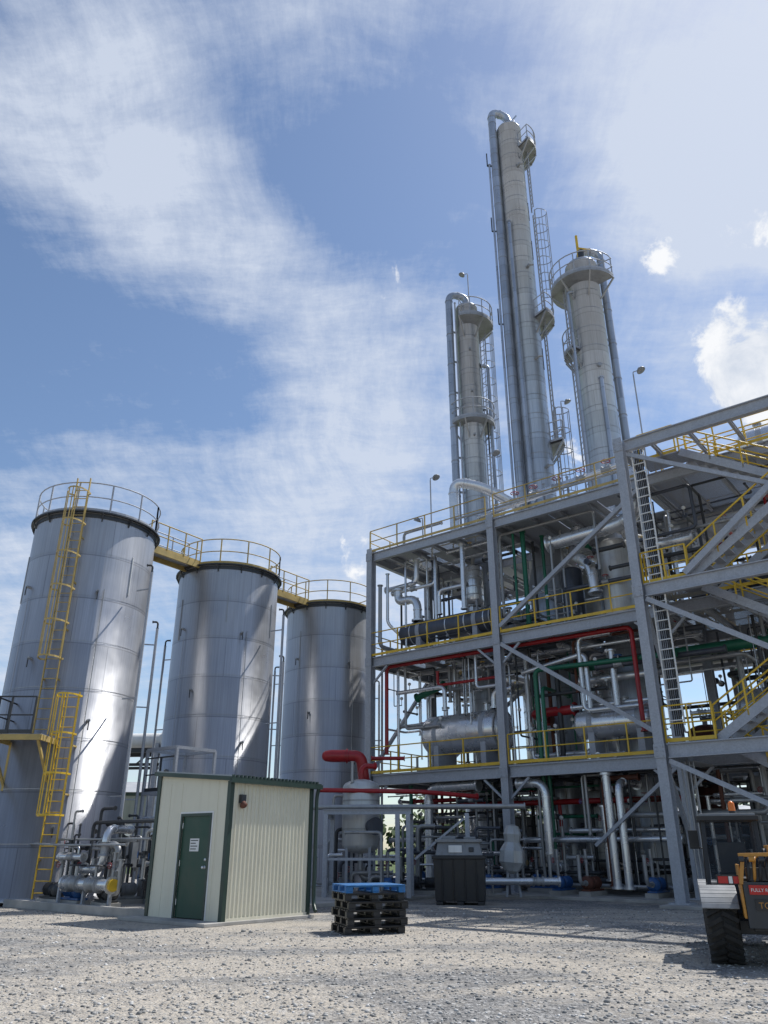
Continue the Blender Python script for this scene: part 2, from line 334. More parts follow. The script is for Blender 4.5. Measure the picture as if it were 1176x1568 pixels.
# ------------------------------------------------------------------ storage tanks
TK=[(-10.65,26.5),(-6.73,31.9),(-2.69,37.2)]
TR=2.1;TH=12.15
for i,(tx,ty) in enumerate(TK):
    e=empty('storage_tank' if i==0 else 'storage_tank.%03d'%i,(tx,ty,0))
    b=B()
    b.lathe((0,0,.1),(0,0,1),[(0,TR+.06),(.12,TR+.06),(.12,TR),(TH-.1,TR)],'tank',72)
    b.lathe((0,0,.1),(0,0,1),[(TH-.1,TR),(TH-.1,TR+.05),(TH-.02,TR+.05),(TH-.02,TR-.05),(TH+.35,0)],'tank',72,smooth=False)
    b.done('shell',e)
    b=B(); z=1.62
    while z<TH-.5: b.sweep([(0,0,z),(0,0,z+.016)],TR+.005,72,'tank',caps=False); z+=1.52
    b.sweep([(0,0,TH-.14),(0,0,TH+.0)],TR+.03,72,'dark',caps=False)
    b.sweep([(0,0,TH+.02),(0,0,TH+.07)],TR+.16,64,'dark')
    for k in range(14):
        a=k*2*math.pi/14+.2; p=V((math.cos(a),math.sin(a),0))
        b.beam(p*TR+V((0,0,TH-.25)),p*(TR+.15)+V((0,0,TH+.02)),.04,.04,'dark')
    for k in range(6):
        a=-2.6+k*.52+i*.2; p=V((math.cos(a),math.sin(a),0))*(TR+.01)
        if k%2==0: b.beam(p+V((0,0,9.2+.3*(k%3))),p+V((0,0,10.9)),.03,.03,'white' if (k==4 and i==0) else 'cladd')
    for a,z in ((-2.25,9.6),(-1.05,9.4),(-.9,5.2),(-2.3,4.2),(-1.15,2.1),(-1.9,7.1)):
        p=V((math.cos(a),math.sin(a),0)); b.tube(p*(TR-.05)+V((0,0,z)),p*(TR+.13)+V((0,0,z)),.05,'cladd',8); b.tube(p*(TR+.13)+V((0,0,z)),p*(TR+.13)+V((0,0,z-.3)),.02,'dark',6)
    a=-.95; p=V((math.cos(a),math.sin(a),0))*(TR+.05); b.tube(p+V((0,0,.8)),p+V((0,0,9.5)),.014,'cladd',6)
    a=-2.2; p=V((math.cos(a),math.sin(a),0))*(TR+.05); b.tube(p+V((0,0,3.5)),p+V((0,0,9.2)),.014,'galv',6)
    a=-2.45; p=V((math.cos(a),math.sin(a),0)); b.tube(p*(TR-.05)+V((0,0,1.1)),p*(TR+.22)+V((0,0,1.1)),.34,'cladd',24); b.tube(p*(TR+.2)+V((0,0,1.1)),p*(TR+.26)+V((0,0,1.1)),.40,'cladd',24)
    b.done('seams_and_fittings',e)
    b=B(); z=TH+.08
    pts=b.arc((0,0,z),TR+.05,0,2*math.pi,40); b.railing(pts,'ochre' if i else 'galv',sp=1.15,r=.024)
    b.done('top_railing',e)
    b=B()
    for k,(ox,oy) in enumerate(((2.6,-1.2),(2.45,.7),(-2.7,.8))):
        h=[10.3,8.8,9.5][k]
        b.tube((ox,oy,.1),(ox,oy,h),.05,'galv',8)
        for zz in (3,6,h-.6): b.beam((ox,oy,zz),(ox*.8,oy*.8,zz),.04,.04,'galv')
        b.pipe([(ox,oy,h),(ox,oy,h+.25),(ox-.2*(1 if ox>0 else -1),oy,h+.25)],.035,'dark',8)
    b.done('riser_pipes',e)
    if i==0:
        b=B()
        b.ladder((.15,-TR-.16,4.7),(.15,-TR-.16,TH+1.25),(1,0,0),'ochre',cage=2.3,out=(0,-1,0))
        b.ladder((.9,-TR-.05,.2),(.9,-TR-.05,6.0),(1,0,0),'yel',cage=2.2,out=(0,-1,0))
        for zz in (6.4,8,9.6,11.2):
            for x in (-.08,.38): b.beam((x,-TR+.1,zz),(x,-TR-.16,zz),.04,.05,'ochre')
        for zz in (1.2,3.,4.4):
            for x in (.68,1.12): b.beam((x,-TR+.4,zz),(x,-TR-.05,zz),.04,.05,'ochre')
        b.done('caged_ladder',e)
        b=B()
        b.bb((-.9,-TR-1.15,4.55),(.6,-TR+.35,4.6),'grate')
        for a,c in (((-.9,-TR-1.15),(.6,-TR-1.15)),((-.9,-TR+.5),(-.9,-TR-1.15)),((.6,-TR-1.15),(.6,-TR+.2))):
            b.beam((a[0],a[1],4.5),(c[0],c[1],4.5),.06,.16,'ochre')
        b.railing([(-.9,-TR+.5,4.6),(-.9,-TR-1.15,4.6),(.3,-TR-1.15,4.6)],'dark',sp=.8)
        for x in (-.85,.5): b.beam((x,-TR-1.1,4.5),(x,-TR+.25,3.2),.07,.07,'ochre')
        for x in (-.85,.5): b.beam((x,-TR+.2,3.1),(x,-TR+.2,4.5),.07,.07,'ochre')
        b.done('rest_platform',e)
for i in range(2):
    a=V((*TK[i],TH+.16)); c=V((*TK[i+1],TH+.16)); d=(c-a).normalized(); p=a+d*(TR-.05); q=c-d*(TR-.05); n=d.cross(V((0,0,1)))
    e=empty('tank_walkway' if i==0 else 'tank_walkway.001',(0,0,0)); b=B()
    for s in (-.4,.4): b.beam(p+n*s-V((0,0,.1)),q+n*s-V((0,0,.1)),.07,.22,'ochre')
    b.beam(p,q,.76,.03,'galv')
    for s in (-.4,.4): b.railing([p+n*s,q+n*s],'ochre' if s>0 else 'galv',sp=.9)
    b.done('bridge',e)
# ------------------------------------------------------------------ process structure
S=gridobj('steel_process_structure',(-.6,34.3,0))
LV=[4.35,9.35,14.35]; CS=[0,6.6,13.15,20.2]; CD=[0,4.6,9.2]
b=B()
for s_ in CS:
    for d in CD:
        b.ibeam((s_,d,.1),(s_,d,LV[2]+.2),.30,.34,'galv',t=.035,up=V((0,1,0)) )
        b.bb((s_-.28,d-.28,.09),(s_+.28,d+.28,.13),'galv')
for z in LV:
    for d in CD:
        for a,c in zip(CS,CS[1:]): b.ibeam((a+.19,d,z-.22),(c-.19,d,z-.22),.2,.42,'galv',t=.035)
    for s_ in CS:
        for a,c in zip(CD,CD[1:]): b.ibeam((s_,a+.19,z-.23),(s_,c-.19,z-.23),.2,.40,'galv')
    for k in range(16):
        s_=1.25*k+.65
        if s_<20 : b.ibeam((s_,-.0,z-.13),(s_,9.2,z-.13),.12,.2,'galv',t=.02)
    for s_ in CS[:3]:
        b.bb((s_-.17,-.20,z-.42),(s_+.17,-.175,z-.02),'galv')
        for kk in range(3):
            for jj in (-.1,.1): b.tube((s_+jj,-.2,z-.36+kk*.13),(s_+jj,-.225,z-.36+kk*.13),.022,'galv',6)
def ang(p,q,w=.14): b.beam(p,q,w,w*.9,'galv')
ang((6.75,-.05,LV[1]-.4),(13.0,-.05,LV[0]+.35),.17)
ang((6.75,-.05,LV[1]+.3),(13.0,-.05,LV[2]-.5),.17)
ang((13.0,-.05,LV[0]-.4),(9.9,-.05,1.6),.12)
ang((6.4,4.6,LV[1]-.4),(.2,4.6,LV[0]+.3),.14); ang((.2,9.2,LV[0]-.4),(6.4,9.2,.4),.14); ang((.2,9.2,LV[2]-.4),(6.4,9.2,LV[1]+.3),.14)
ang((0,.2,LV[0]+.2),(0,4.4,LV[1]-.4),.14); ang((0,4.8,LV[1]+.2),(0,9,LV[2]-.4),.14)
ang((13.2,9.2,LV[2]-.4),(20,9.2,LV[1]+.3),.14); ang((13.2,4.6,LV[1]-.4),(20,4.6,LV[0]+.3),.14)
for s_ in CS[:3]:
    for z in LV[:2]:
        for sg in (-1,1):
            if 0<=s_+sg*.9<=20: b.beam((s_+sg*.17,0.,z-1.15),(s_+sg*.95,0.,z-.45),.08,.08,'galv')
b.done('steel_frame',S)
b=B()
for z in LV:
    cells=[(0,6.6),(6.6,13.15),(13.15,20.2)]
    for ci,(a,c) in enumerate(cells):
        for k in range(5):
            d0=.02+k*1.84; d1=d0+1.82; n=3
            for j in range(n):
                s0=a+(c-a)*j/n+.02; s1=a+(c-a)*(j+1)/n-.02
                r=R.random(); m_='grate'
                if ci<2 and r<.7: m_='galv'
                if (r>.92 and z>9) or (ci==2 and r>.68): continue
                b.bb((s0,d0,z+.0),(s1,d1,z+.035),m_)
b.done('deck_plates',S)
b=B()
for i,z in enumerate(LV):
    m_='yel' if i<2 else 'ochre'
    b.railing([(0,-.08,z+.04),(6.4,-.08,z+.04)],m_,sp=1.5); b.railing([(6.8,-.08,z+.04),(13.0,-.08,z+.04)],m_,sp=1.5)
    b.railing([(-.08,0,z+.04),(-.08,9.2,z+.04)],m_,sp=1.5); b.railing([(0,9.28,z+.04),(20,9.28,z+.04)],m_,sp=1.6)
    if i: b.railing([(13.4,9.0,z+.04),(13.4,1.2,z+.04)],m_,sp=1.5)
    b.railing([(1.0,3.6,z+.04),(6.2,3.6,z+.04)],m_,sp=1.3)
b.done('deck_railings',S)
b=B()
b.pipe([(.9,.9,12.6),(.9,.9,12.0),(2.0,.9,12.0),(2.0,.9,10.9)],.19,'clad',14); b.pipe([(.5,.6,13.4),(.5,.6,11.0),(1.1,1.2,10.2)],.07,'clad')
b.pipe([(.1,1.0,12.75),(1.9,1.0,12.75),(1.9,1.0,13.9)],.12,'clad')
b.pipe([(4.7,.6,13.9),(4.7,.6,10.9)],.11,'clad'); b.pipe([(4.7,.9,12.1),(3.2,.9,12.1),(3.2,.9,11)],.09,'clad')
b.pipe([(.3,.3,12.8),(.3,.3,9.9),(.3,1.5,9.9)],.09,'cladd'); b.pipe([(6.1,1,14),(6.1,1,11),(5.3,1,10.8)],.08,'dark')
b.pipe([(8.6,1.2,13.1),(11.6,1.0,13.1),(12.6,.5,13.1),(12.75,.5,14.4),(12.75,1.0,16.2)],.27,'clad',16,bend=.7)
b.pipe([(9.3,2.6,14),(9.3,1.8,12.6),(10.2,1.4,12.0),(10.3,1.4,10.7)],.20,'clad',14,bend=.5)
b.pipe([(11.3,2.4,13.6),(12.0,1.4,12.6),(13.0,1.2,12.0),(14.4,1.2,12.0)],.22,'clad',14,bend=.5)
b.pipe([(7.4,1.2,14),(7.4,1.2,9.9)],.10,'green'); b.pipe([(7.1,.9,14),(7.1,.9,10.2)],.055,'green'); b.pipe([(7.8,2.2,14),(7.8,2.2,9.9)],.07,'green')
b.vessel((10.9,2.3,9.6),(10.9,2.3,13.1),.62,'lite',28,bands=3); b.vessel((8.6,3.1,9.6),(8.6,3.1,12.6),.45,'navy',24,bands=2); b.vessel((12.2,3.4,9.6),(12.2,3.4,12.7),.4,'clad',24,bands=2)
b.pipe([(.52,.5,5.2),(.52,.5,8.95),(11.85,.5,8.9),(11.85,.5,5.2)],.085,'red',12)
for s_ in (2,4,6.2,8.2,10.2): b.tube((s_,.5,8.9),(s_,.5,9.2),.02,'galv',6); valve(b,(s_+.5,.5,8.93),(1,0,0),.07,'red')
b.pipe([(3,.9,8.5),(3,.9,7.9),(6.2,.9,7.9)],.06,'red'); b.pipe([(8.9,1.6,6.4),(7.0,1.6,6.4),(6.9,3.2,6.4)],.18,'red',14)
b.pipe([(7.75,.7,1.3),(7.75,.7,7.9),(13.3,.7,7.75)],.09,'green'); b.pipe([(8.0,.7,1.3),(8.0,.7,7.2),(8.0,3,7.2)],.075,'green')
b.pipe([(9.0,1.8,8.0),(20,1.8,8.0)],.2,'green',14); b.pipe([(3.0,1.4,8.0),(1.5,1.4,7.6)],.14,'green',14)
b.pipe([(6.0,.8,7.55),(5.0,.8,7.55),(5.0,.8,8.9)],.07,'clad'); b.pipe([(.9,.8,7.8),(3.4,.8,7.8),(3.4,.8,6.8)],.09,'clad'); b.pipe([(4.3,1,9),(4.3,1,6.6)],.08,'clad')
b.pipe([(7.1,.9,7.9),(9.8,.9,8.3),(9.8,.9,6.1)],.10,'clad'); b.pipe([(9.2,1.2,8.6),(12.4,1.2,8.6)],.07,'clad'); b.pipe([(5.6,1.1,6.7),(5.6,1.1,7.4),(6.5,1.1,7.4)],.12,'clad')
b.pipe([(10.8,1.0,8.3),(10.8,1.0,6.2)],.12,'clad'); b.pipe([(3.0,2.2,6.6),(3.0,2.2,9.1)],.1,'clad')
b.pipe([(12.6,1.6,7.4),(9.2,1.6,7.4)],.15,'clad')
b.pipe([(2.8,.3,.4),(2.8,.3,3.75),(5.2,.3,3.75)],.17,'clad',14); b.pipe([(6.9,.3,3.72),(8.0,.3,3.72),(8.0,.3,.9),(8.0,1.2,.9)],.16,'clad',14)
b.pipe([(10.45,.1,.3),(10.45,.1,3.9)],.14,'clad'); b.pipe([(10.85,.1,.3),(10.85,.1,3.6),(10.85,1.8,3.6)],.13,'clad'); b.pipe([(9.9,.9,2.9),(9.9,.9,.5)],.12,'clad')
b.pipe([(6.8,.7,1.8),(12.6,.7,1.8)],.10,'clad'); b.pipe([(8.4,1.2,2.1),(12.4,1.2,2.1)],.09,'clad')
b.pipe([(2.0,1.9,3.15),(12.6,1.9,3.1)],.10,'red'); b.pipe([(1,1.7,3.35),(3.4,1.7,3.35)],.08,'red')
b.pipe([(6.8,1.9,2.6),(9.2,1.9,2.6)],.06,'green'); b.pipe([(7.2,1.5,2.0),(9.2,1.5,2.0)],.05,'green')
for s_ in (3.5,4.4,5.2,9.1,11.4): b.pipe([(s_,1.3,.2),(s_,1.3,3.9)],.045,'cladd')
for z in (.85,1.35): b.pipe([(2.8,.6,z),(6,.6,z)],.08,'clad')
b.done('main_piping',S)
def clutter(zlo,zhi,n,seed,smax=20,rr=(.025,.12),dmin=.8,w=(6,6,5,3,1.0,.4,.8)):
    q=random.Random(seed)
    for _ in range(n):
        s_=q.uniform(.4,smax-.6);d=dmin+(8.6-dmin)*q.random()**1.5;z=q.uniform(zlo+.3,zhi-.5)
        p=[V((s_,d,z))]; ax=q.choice([0,1,2])
        for k in range(q.randint(1,4)):
            v=p[-1].copy()
            if ax==0: v.x=min(smax-.4,max(.3,v.x+q.choice([-1,1])*q.uniform(.8,3.8)))
            elif ax==1: v.y=min(8.9,max(dmin,v.y+q.choice([-1,1])*q.uniform(.6,2.5)))
            else: v.z=zhi-.45 if q.random()<.5 else zlo+.25
            if (v-p[-1]).length>.35: p.append(v)
            ax=q.choice([i for i in range(3) if i!=ax])
        if len(p)<2: continue
        r=q.uniform(*rr)*q.uniform(.5,1); m_=q.choices(['clad','cladd','dark','navy','green','red','rust'],w)[0]
        b.pipe(p,r,m_,8)
        if q.random()<.45: valve(b,(p[0]+p[1])/2,p[1]-p[0],r,wm=q.choice(['red','dark','blue','yel']))
        if q.random()<.35:
            c=p[0]; b.tube(c,c+V((0,0,.25)),.015,'cladd',6); b.lathe(c+V((0,0,.3)),(0,-1,0),[(-.03,0),(-.03,.07),(.03,.07),(.03,0)],'white',12)
b=B(); clutter(.1,LV[0],260,1,dmin=.6,w=(4,6,9,4,.8,.6,1.2)); clutter(LV[0],LV[1],150,2); clutter(LV[1],LV[2],100,3); b.done('branch_piping',S)
b=B()
for (s_,d,w,h,m_) in ((.8,8.0,2.4,2.9,'dark'),(3.4,8.2,2.4,2.4,'grey'),(8.3,8.4,3.0,2.9,'navy'),(11.8,8.3,1.8,2.7,'dark'),(13.8,7.9,2.0,2.5,'grey'),(17.0,8.2,2.6,2.4,'cladd'),(11.2,6.9,1.0,1.7,'grey'),(5.9,8.1,1.9,2.8,'dark')):
    b.bb((s_,d,.2),(s_+w,d+.6,h),m_)
    k=0
    while k*.6<w-.3: b.bb((s_+k*.6+.04,d-.02,.3),(s_+k*.6+.56,d-.001,h-.1),m_); b.bb((s_+k*.6+.5,d-.05,h*.5),(s_+k*.6+.52,d-.02,h*.5+.15),'dark'); k+=1
b.done('control_cabinets',S)
b=B()
for z in (3.2,3.55,8.3,8.6):
    b.beam((.3,6.9,z),(20,6.9,z),.6,.04,'galv'); b.beam((.3,6.58,z+.06),(20,6.58,z+.06),.02,.12,'galv')
    for k in range(5): b.tube((.3,6.7+k*.09,z+.06),(20,6.7+k*.09,z+.06),.03,'black',6)
b.done('cable_trays',S)
def item(name): return empty(name,S.location,GRID)
def hvessel(name,p,q,r,m,bands,nz,deck):
    e=item(name); b=B(); b.vessel(p,q,r,m,40,bands,'clad'); p=V(p);q=V(q);a=(q-p).normalized()
    for t in (.22,.78):
        c=p+(q-p)*t; b.bb((c.x-.12,c.y-r*.8,deck+.04),(c.x+.12,c.y+r*.8,c.z-r*.55),'galv'); b.sweep([c-a*.1,c+a*.1],r+.014,32,'galv')
    for t,h in nz:
        c=p+(q-p)*t; b.tube(c+V((0,0,r*.9)),c+V((0,0,r+h)),.1,'clad',12); b.tube(c+V((0,0,r+h)),c+V((0,0,r+h+.06)),.17,'cladd',12)
    b.tube(p,p-a*.12,.12,'cladd',12)
    for k in range(14):
        an=k*math.pi/7; off=V((0,math.cos(an),math.sin(an)))*(r+.03); c=p+(q-p)*.93; b.tube(c+off-a*.06,c+off+a*.06,.018,'dark',5)
    b.sweep([p+(q-p)*.93-a*.03,p+(q-p)*.93+a*.03],r+.06,32,'cladd'); b.done('vessel_body',e)
hvessel('horizontal_receiver_vessel',(1.8,1.7,5.95),(5.9,1.7,5.95),.80,'clad',4,((.25,.3),(.5,.3),(.75,.3)),LV[0])
hvessel('horizontal_condenser',(8.9,1.5,5.75),(12.2,1.5,5.75),.52,'clad',3,((.2,.3),(.6,.3)),LV[0])
hvessel('shell_and_tube_heat_exchanger',(.9,1.2,10.45),(6.2,1.2,10.45),.5,'navy',5,((.2,.2),(.72,.2)),LV[1])
hvessel('shell_and_tube_heat_exchanger.001',(13.6,2.2,10.4),(18.5,2.2,10.4),.55,'navy',4,((.2,.2),(.7,.2)),LV[1])
hvessel('shell_and_tube_heat_exchanger.002',(2.0,4.0,10.9),(6.2,4.0,10.9),.55,'cladd',4,((.2,.2),(.7,.2)),LV[1])
hvessel('horizontal_receiver_vessel.001',(16.0,3.6,16.0),(20.2,3.6,16.0),.7,'clad',4,((.2,.2),(.7,.2)),LV[2])
hvessel('horizontal_receiver_vessel.002',(14.4,3.0,5.9),(19.2,3.0,5.9),.75,'clad',4,((.2,.2),(.7,.2)),LV[0])
for i,(s_,d,r,z0,z1,m_) in enumerate(((2.2,5.2,.7,.3,4.0,'clad'),(6.0,6.6,.9,.3,7.2,'cladd'),(9.0,5.6,.8,4.4,8.8,'clad'),(12.3,5.9,.7,.3,6,'rust'),(4.4,7.4,.8,4.5,9,'clad'),(15.5,5.9,.7,4.5,8.8,'cladd'),(17.6,6.2,.8,.3,4,'clad'),(4.0,2.6,.42,11.2,13.6,'clad'),(8.6,3.4,.6,.3,3.6,'lite'),(14.6,4.2,.7,.3,4.0,'lite'),(7.9,6.2,.75,9.5,13.2,'cladd'))):
    e=item('vertical_process_vessel' if i==0 else 'vertical_process_vessel.%03d'%i); b=B(); b.vessel((s_,d,z0+.5),(s_,d,z1),r,m_,32,4,'cladd')
    for k in range(4):
        a=k*math.pi/2+.78; b.beam((s_+r*.85*math.cos(a),d+r*.85*math.sin(a),z0-.1),(s_+r*.85*math.cos(a),d+r*.85*math.sin(a),z0+1.2),.09,.09,'galv')
    b.tube((s_,d,z1-.05),(s_,d,z1+.35),.1,'cladd'); b.done('vessel_body',e)
for i,(s_,d,a,c) in enumerate(((7.3,.9,0,'blue'),(8.6,-.2,1.57,'blue'),(9.6,-.1,1.57,'rust'),(11.7,.2,1.57,'blue'),(12.6,.4,1.57,'grey'),(4.6,1.4,0,'grey'),(6.0,-.4,1.57,'blue'),(1.6,1.6,1.57,'blue'),(14.6,1,1.57,'blue'),(16.4,1,1.57,'grey'))):
    e=item('centrifugal_pump' if i==0 else 'centrifugal_pump.%03d'%i); b=B(); pump(b,(s_,d,.09),a,.85,c); b.done('pump_set',e)
b=B()
b.pipe([(4.0,1.2,14.4),(4.0,1.2,17.4),(5.3,1.5,16.9),(6.2,2.6,16.2),(6.2,4,16.2)],.23,'clad',14,bend=.6)
b.pipe([(5.6,.8,15.0),(9.5,.8,15.3),(12.6,.8,15.6)],.10,'clad'); b.pipe([(4.5,.5,15.1),(12.9,.5,15.1)],.05,'cladd')
b.pipe([(8,1.2,15.5),(12.7,1.2,15.7)],.16,'clad'); b.pipe([(1.2,1,14.4),(1.2,1,15.4),(3.4,1,15.4)],.07,'cladd')
for s_ in (7.4,8.3,9.4,10.5,11.6): valve(b,(s_,.8,15.25+(s_-7)*.05),(1,0,0),.12); b.pipe([(s_+.3,1.2,14.4),(s_+.3,1.2,15.9)],.05,'cladd')
for s_,d,h,a in ((3.1,.6,3.1,0),(2.6,.6,1.2,3.),(6.4,.6,3.3,0),(13.1,1.2,5.2,0)): floodlight(b,(s_,d,14.4),h,a)
b.done('top_deck_piping_and_lights',S)
# ------------------------------------------------------------------ stair tower
T=empty('steel_stair_tower',S.location,GRID)
b=B(); D0=-2.45
SC=[13.4,20.6]
for s_ in SC:
    b.ibeam((s_,D0,.1),(s_,D0,14.8),.30,.36,'galv',t=.035,up=V((0,1,0))); b.bb((s_-.3,D0-.3,.085),(s_+.3,D0+.3,.13),'galv')
for z in (4.4,9.4,14.7):
    b.ibeam((13.6,D0,z-.22),(20.4,D0,z-.22),.2,.42,'galv',t=.035)
    for s_ in SC: b.ibeam((s_,D0+.2,z-.22),(s_,-.2,z-.22),.2,.38,'galv')
    b.bb((13.23,D0-.21,z-.42),(13.57,D0-.18,z-.02),'galv')
    for kk in range(3):
        for jj in (-.1,.1): b.tube((13.4+jj,D0-.2,z-.36+kk*.13),(13.4+jj,D0-.24,z-.36+kk*.13),.022,'galv',6)
b.beam((13.6,D0,8.9),(20.3,D0,4.7),.16,.16,'galv'); b.beam((13.6,D0,3.9),(20.3,D0,.5),.14,.14,'galv')
b.beam((14.9,D0+.05,9.5),(20.3,D0+.05,13.6),.16,.2,'galv')
b.beam((13.6,D0+.1,14.2),(20.3,D0+.1,10.4),.14,.14,'galv'); b.beam((13.4,D0+.2,9.),(13.4,-.2,5),.12,.12,'galv'); b.beam((13.4,D0+.2,3.8),(13.4,-.2,.5),.12,.12,'galv')
for k in range(5): b.ibeam((14.4+k*1.3,D0+.1,14.5),(14.4+k*1.3,-.2,14.5),.1,.16,'galv',t=.02)
b.done('tower_frame',T)
b=B(); Y_='yel'
for z in (4.4,9.4):
    b.bb((13.55,D0+.12,z),(15.0,-.1,z+.03),'grate'); b.railing([(13.55,D0+.1,z+.03),(15.0,D0+.1,z+.03)],Y_,sp=.7)
    b.railing([(13.7,-.1,z+.03),(20.2,-.1,z+.03)],Y_,sp=1.2)
    b.railing([(14.2,2.9,z+.03),(20.2,2.9,z+.03)],Y_,sp=1.2)
for z in (6.9,11.9,2.0):
    b.bb((18.9,D0+.12,z),(20.5,-.1,z+.03),'grate'); b.railing([(18.9,D0+.05,z),(20.5,D0+.05,z),(20.5,-.1,z)],Y_,sp=.8); b.ibeam((18.9,D0+.1,z-.1),(20.5,D0+.1,z-.1),.1,.18,'galv',t=.02)
b.railing([(13.6,-.1,9.43),(13.6,-2.2,9.43)],Y_,sp=.7)
for z in (4.4,9.4):
    b.stair((15.0,D0+.65,z),(18.9,D0+.65,z+2.5),.85,(0,1,0),'galv',Y_); b.stair((18.9,-.6,z+2.5),(15.0,-.6,z+5),.85,(0,1,0),'galv',Y_)
b.stair((18.9,-.6,2.0),(15.0,-.6,4.4),.85,(0,1,0),'galv',Y_); b.stair((16.0,D0+.65,.1),(18.9,D0+.65,2.0),.85,(0,1,0),'galv',Y_)
b.bb((13.6,-1.1,14.38),(15.0,-.1,14.42),'grate'); b.railing([(13.6,-1.1,14.42),(14.9,-1.1,14.42)],Y_,sp=.7); b.railing([(13.8,.6,14.4),(20,.6,14.4)],Y_,sp=1.1); b.railing([(15.0,-.1,14.4),(20,-.1,14.4)],Y_,sp=1.1)
b.stair((14.6,1.2,9.4),(18.6,1.2,12.0),.85,(0,1,0),'galv',Y_); b.bb((18.6,.7,11.97),(20.1,3.0,12.0),'grate'); b.railing([(18.6,.7,12),(20.1,.7,12),(20.1,3,12)],Y_,sp=.7)
b.stair((14.8,1.2,4.4),(18.8,1.2,6.9),.85,(0,1,0),'galv',Y_)
b.stair((16.4,4.9,14.4),(18.4,4.9,15.8),.85,(0,1,0),'galv',Y_)
b.done('stairs_and_landings',T)
b=B(); b.ladder((13.95,D0+.12,4.9),(13.95,D0+.12,14.2),(1,0,0),'white',w=.42,rung=.3,r=.03)
for k in range(5): b.tube((13.82+k*.06,D0+.2,4.6),(13.82+k*.06,D0+.2,14.3),.022,'black',6)
b.done('cable_ladder',T)
b=B()
for k in range(4): b.pipe([(13.75+k*.12,D0+.5,.1),(13.75+k*.12,D0+.5,3.9),(13.75+k*.12,-.1,3.9)],.025,'cladd',8)
b.done('conduits',T)
# ------------------------------------------------------------------ distillation columns
def ringplatform(b,z,r0,r1,a0,a1,m='galv',rail='galv'):
    n=16; vs=[];fs=[]
    for i in range(n+1):
        a=a0+(a1-a0)*i/n; c,s=math.cos(a),math.sin(a)
        vs+= [(r0*c,r0*s,z),(r1*c,r1*s,z),(r1*c,r1*s,z+.12),(r0*c,r0*s,z+.12)]
    for i in range(n):
        o=i*4
        for k in range(4): fs.append((o+k,o+(k+1)%4,o+4+(k+1)%4,o+4+k))
    b.add(vs,fs,m)
    pts=[V((r1*math.cos(a0+(a1-a0)*i/n),r1*math.sin(a0+(a1-a0)*i/n),z+.12)) for i in range(n+1)]
    e0=V((r0*math.cos(a0),r0*math.sin(a0),z+.12)); e1=V((r0*math.cos(a1),r0*math.sin(a1),z+.12))
    b.railing([e0]+pts+[e1],rail,sp=.75,r=.03)
    for i in range(0,n+1,4):
        a=a0+(a1-a0)*i/n; d=V((math.cos(a),math.sin(a),0)); b.beam(d*r1+V((0,0,z)),d*r0+V((0,0,z-.9)),.07,.07,m)
def column(name,loc,r,top,rb):
    e=empty(name,loc); b=B()
    prof=[(0,rb),(12.5,rb),(13.4,r)]+[(top-r*.5,r)]+[(top-r*.5+r*.5*math.sin(t),r*math.cos(t)) for t in [i*math.pi/2/8 for i in range(9)]]
    b.lathe((0,0,.1),(0,0,1),prof,'tower',48); b.done('shell',e)
    b=B(); z=14.6
    while z<top-1: b.sweep([(0,0,z),(0,0,z+.03)],r+.012,48,'cladd',caps=False); z+=1.1
    b.done('cladding_bands',e)
    return e
e=column('distillation_column',(4.75,36,0),.62,30.2,.75); b=B()
b.pipe([(0,0,30),(0,0,30.9),(-1.02,-.25,30.9),(-1.02,-.25,15.5)],.2,'tower',16,bend=.55)
for z in range(16,30,2): b.beam((-1.0,-.25,z+.3),(-.4,0,z+.3),.06,.1,'galv'); b.sweep([(-1.02,-.25,z),(-1.02,-.25,z+.05)],.215,16,'cladd')
b.pipe([(-.72,-.62,30),(-.72,-.62,15)],.045,'galv',8); b.pipe([(.6,-.2,26.0),(1.0,-.2,26.0),(1.0,-.2,16.5)],.10,'tower',10); b.pipe([(.55,-.5,23),(.75,-.55,23),(.75,-.55,15)],.04,'dark',8)
ringplatform(b,28.6,.62,1.45,-2.0,1.9,'cladd'); ringplatform(b,22.2,.62,1.2,-3.0,1.0,'cladd')
b.ladder((.9,.5,15),(.9,.5,29.8),(.5,-.8,0),'galv',cage=2.5,out=(.8,.5,0)); floodlight(b,(.1,-.6,30.3),1.7,3.)
for k in range(5): b.tube((0,-.62,16+k*2.7),(0,-.8,16+k*2.7),.06,'cladd')
b.done('platforms_and_pipes',e)
e=column('distillation_column.001',(7.55,33.5,0),.72,41.6,.9); b=B()
b.pipe([(0,0,41.4),(0,0,42.6),(-.98,-.1,42.9),(-.98,-.1,15.5)],.235,'tower',18,bend=.6)
for z in range(16,42,3): b.beam((-.98,-.1,z+.3),(-.4,0,z+.3),.06,.1,'galv')
z=15.8
while z<42: b.sweep([(-.98,-.1,z),(-.98,-.1,z+.035)],.245,16,'cladd'); z+=1.3
b.pipe([(-1.33,-.1,38.5),(-1.33,-.1,15.5)],.06,'tower',10); b.pipe([(-.6,-.75,33.5),(-.6,-.75,15)],.09,'tower',10)
for z in (38.4,33.4,27): b.beam((-1.45,-.1,z),(-1.45,-.1,z+1.0),.06,.06,'dark'); b.beam((-1.45,-.1,z),(-.9,-.1,z),.06,.06,'dark')
ringplatform(b,39.3,.72,1.5,-1.0,.9,'cladd'); ringplatform(b,27.0,.72,1.5,-1.0,1.0,'cladd'); ringplatform(b,19.6,.72,1.35,-.6,.8,'cladd')
b.ladder((1.05,.1,27),(1.05,.1,35),(0,1,0),'galv',cage=2.2,out=(1,0,0)); b.ladder((1.05,.1,15),(1.05,.1,21.9),(0,1,0),'galv',cage=2.2,out=(1,0,0))
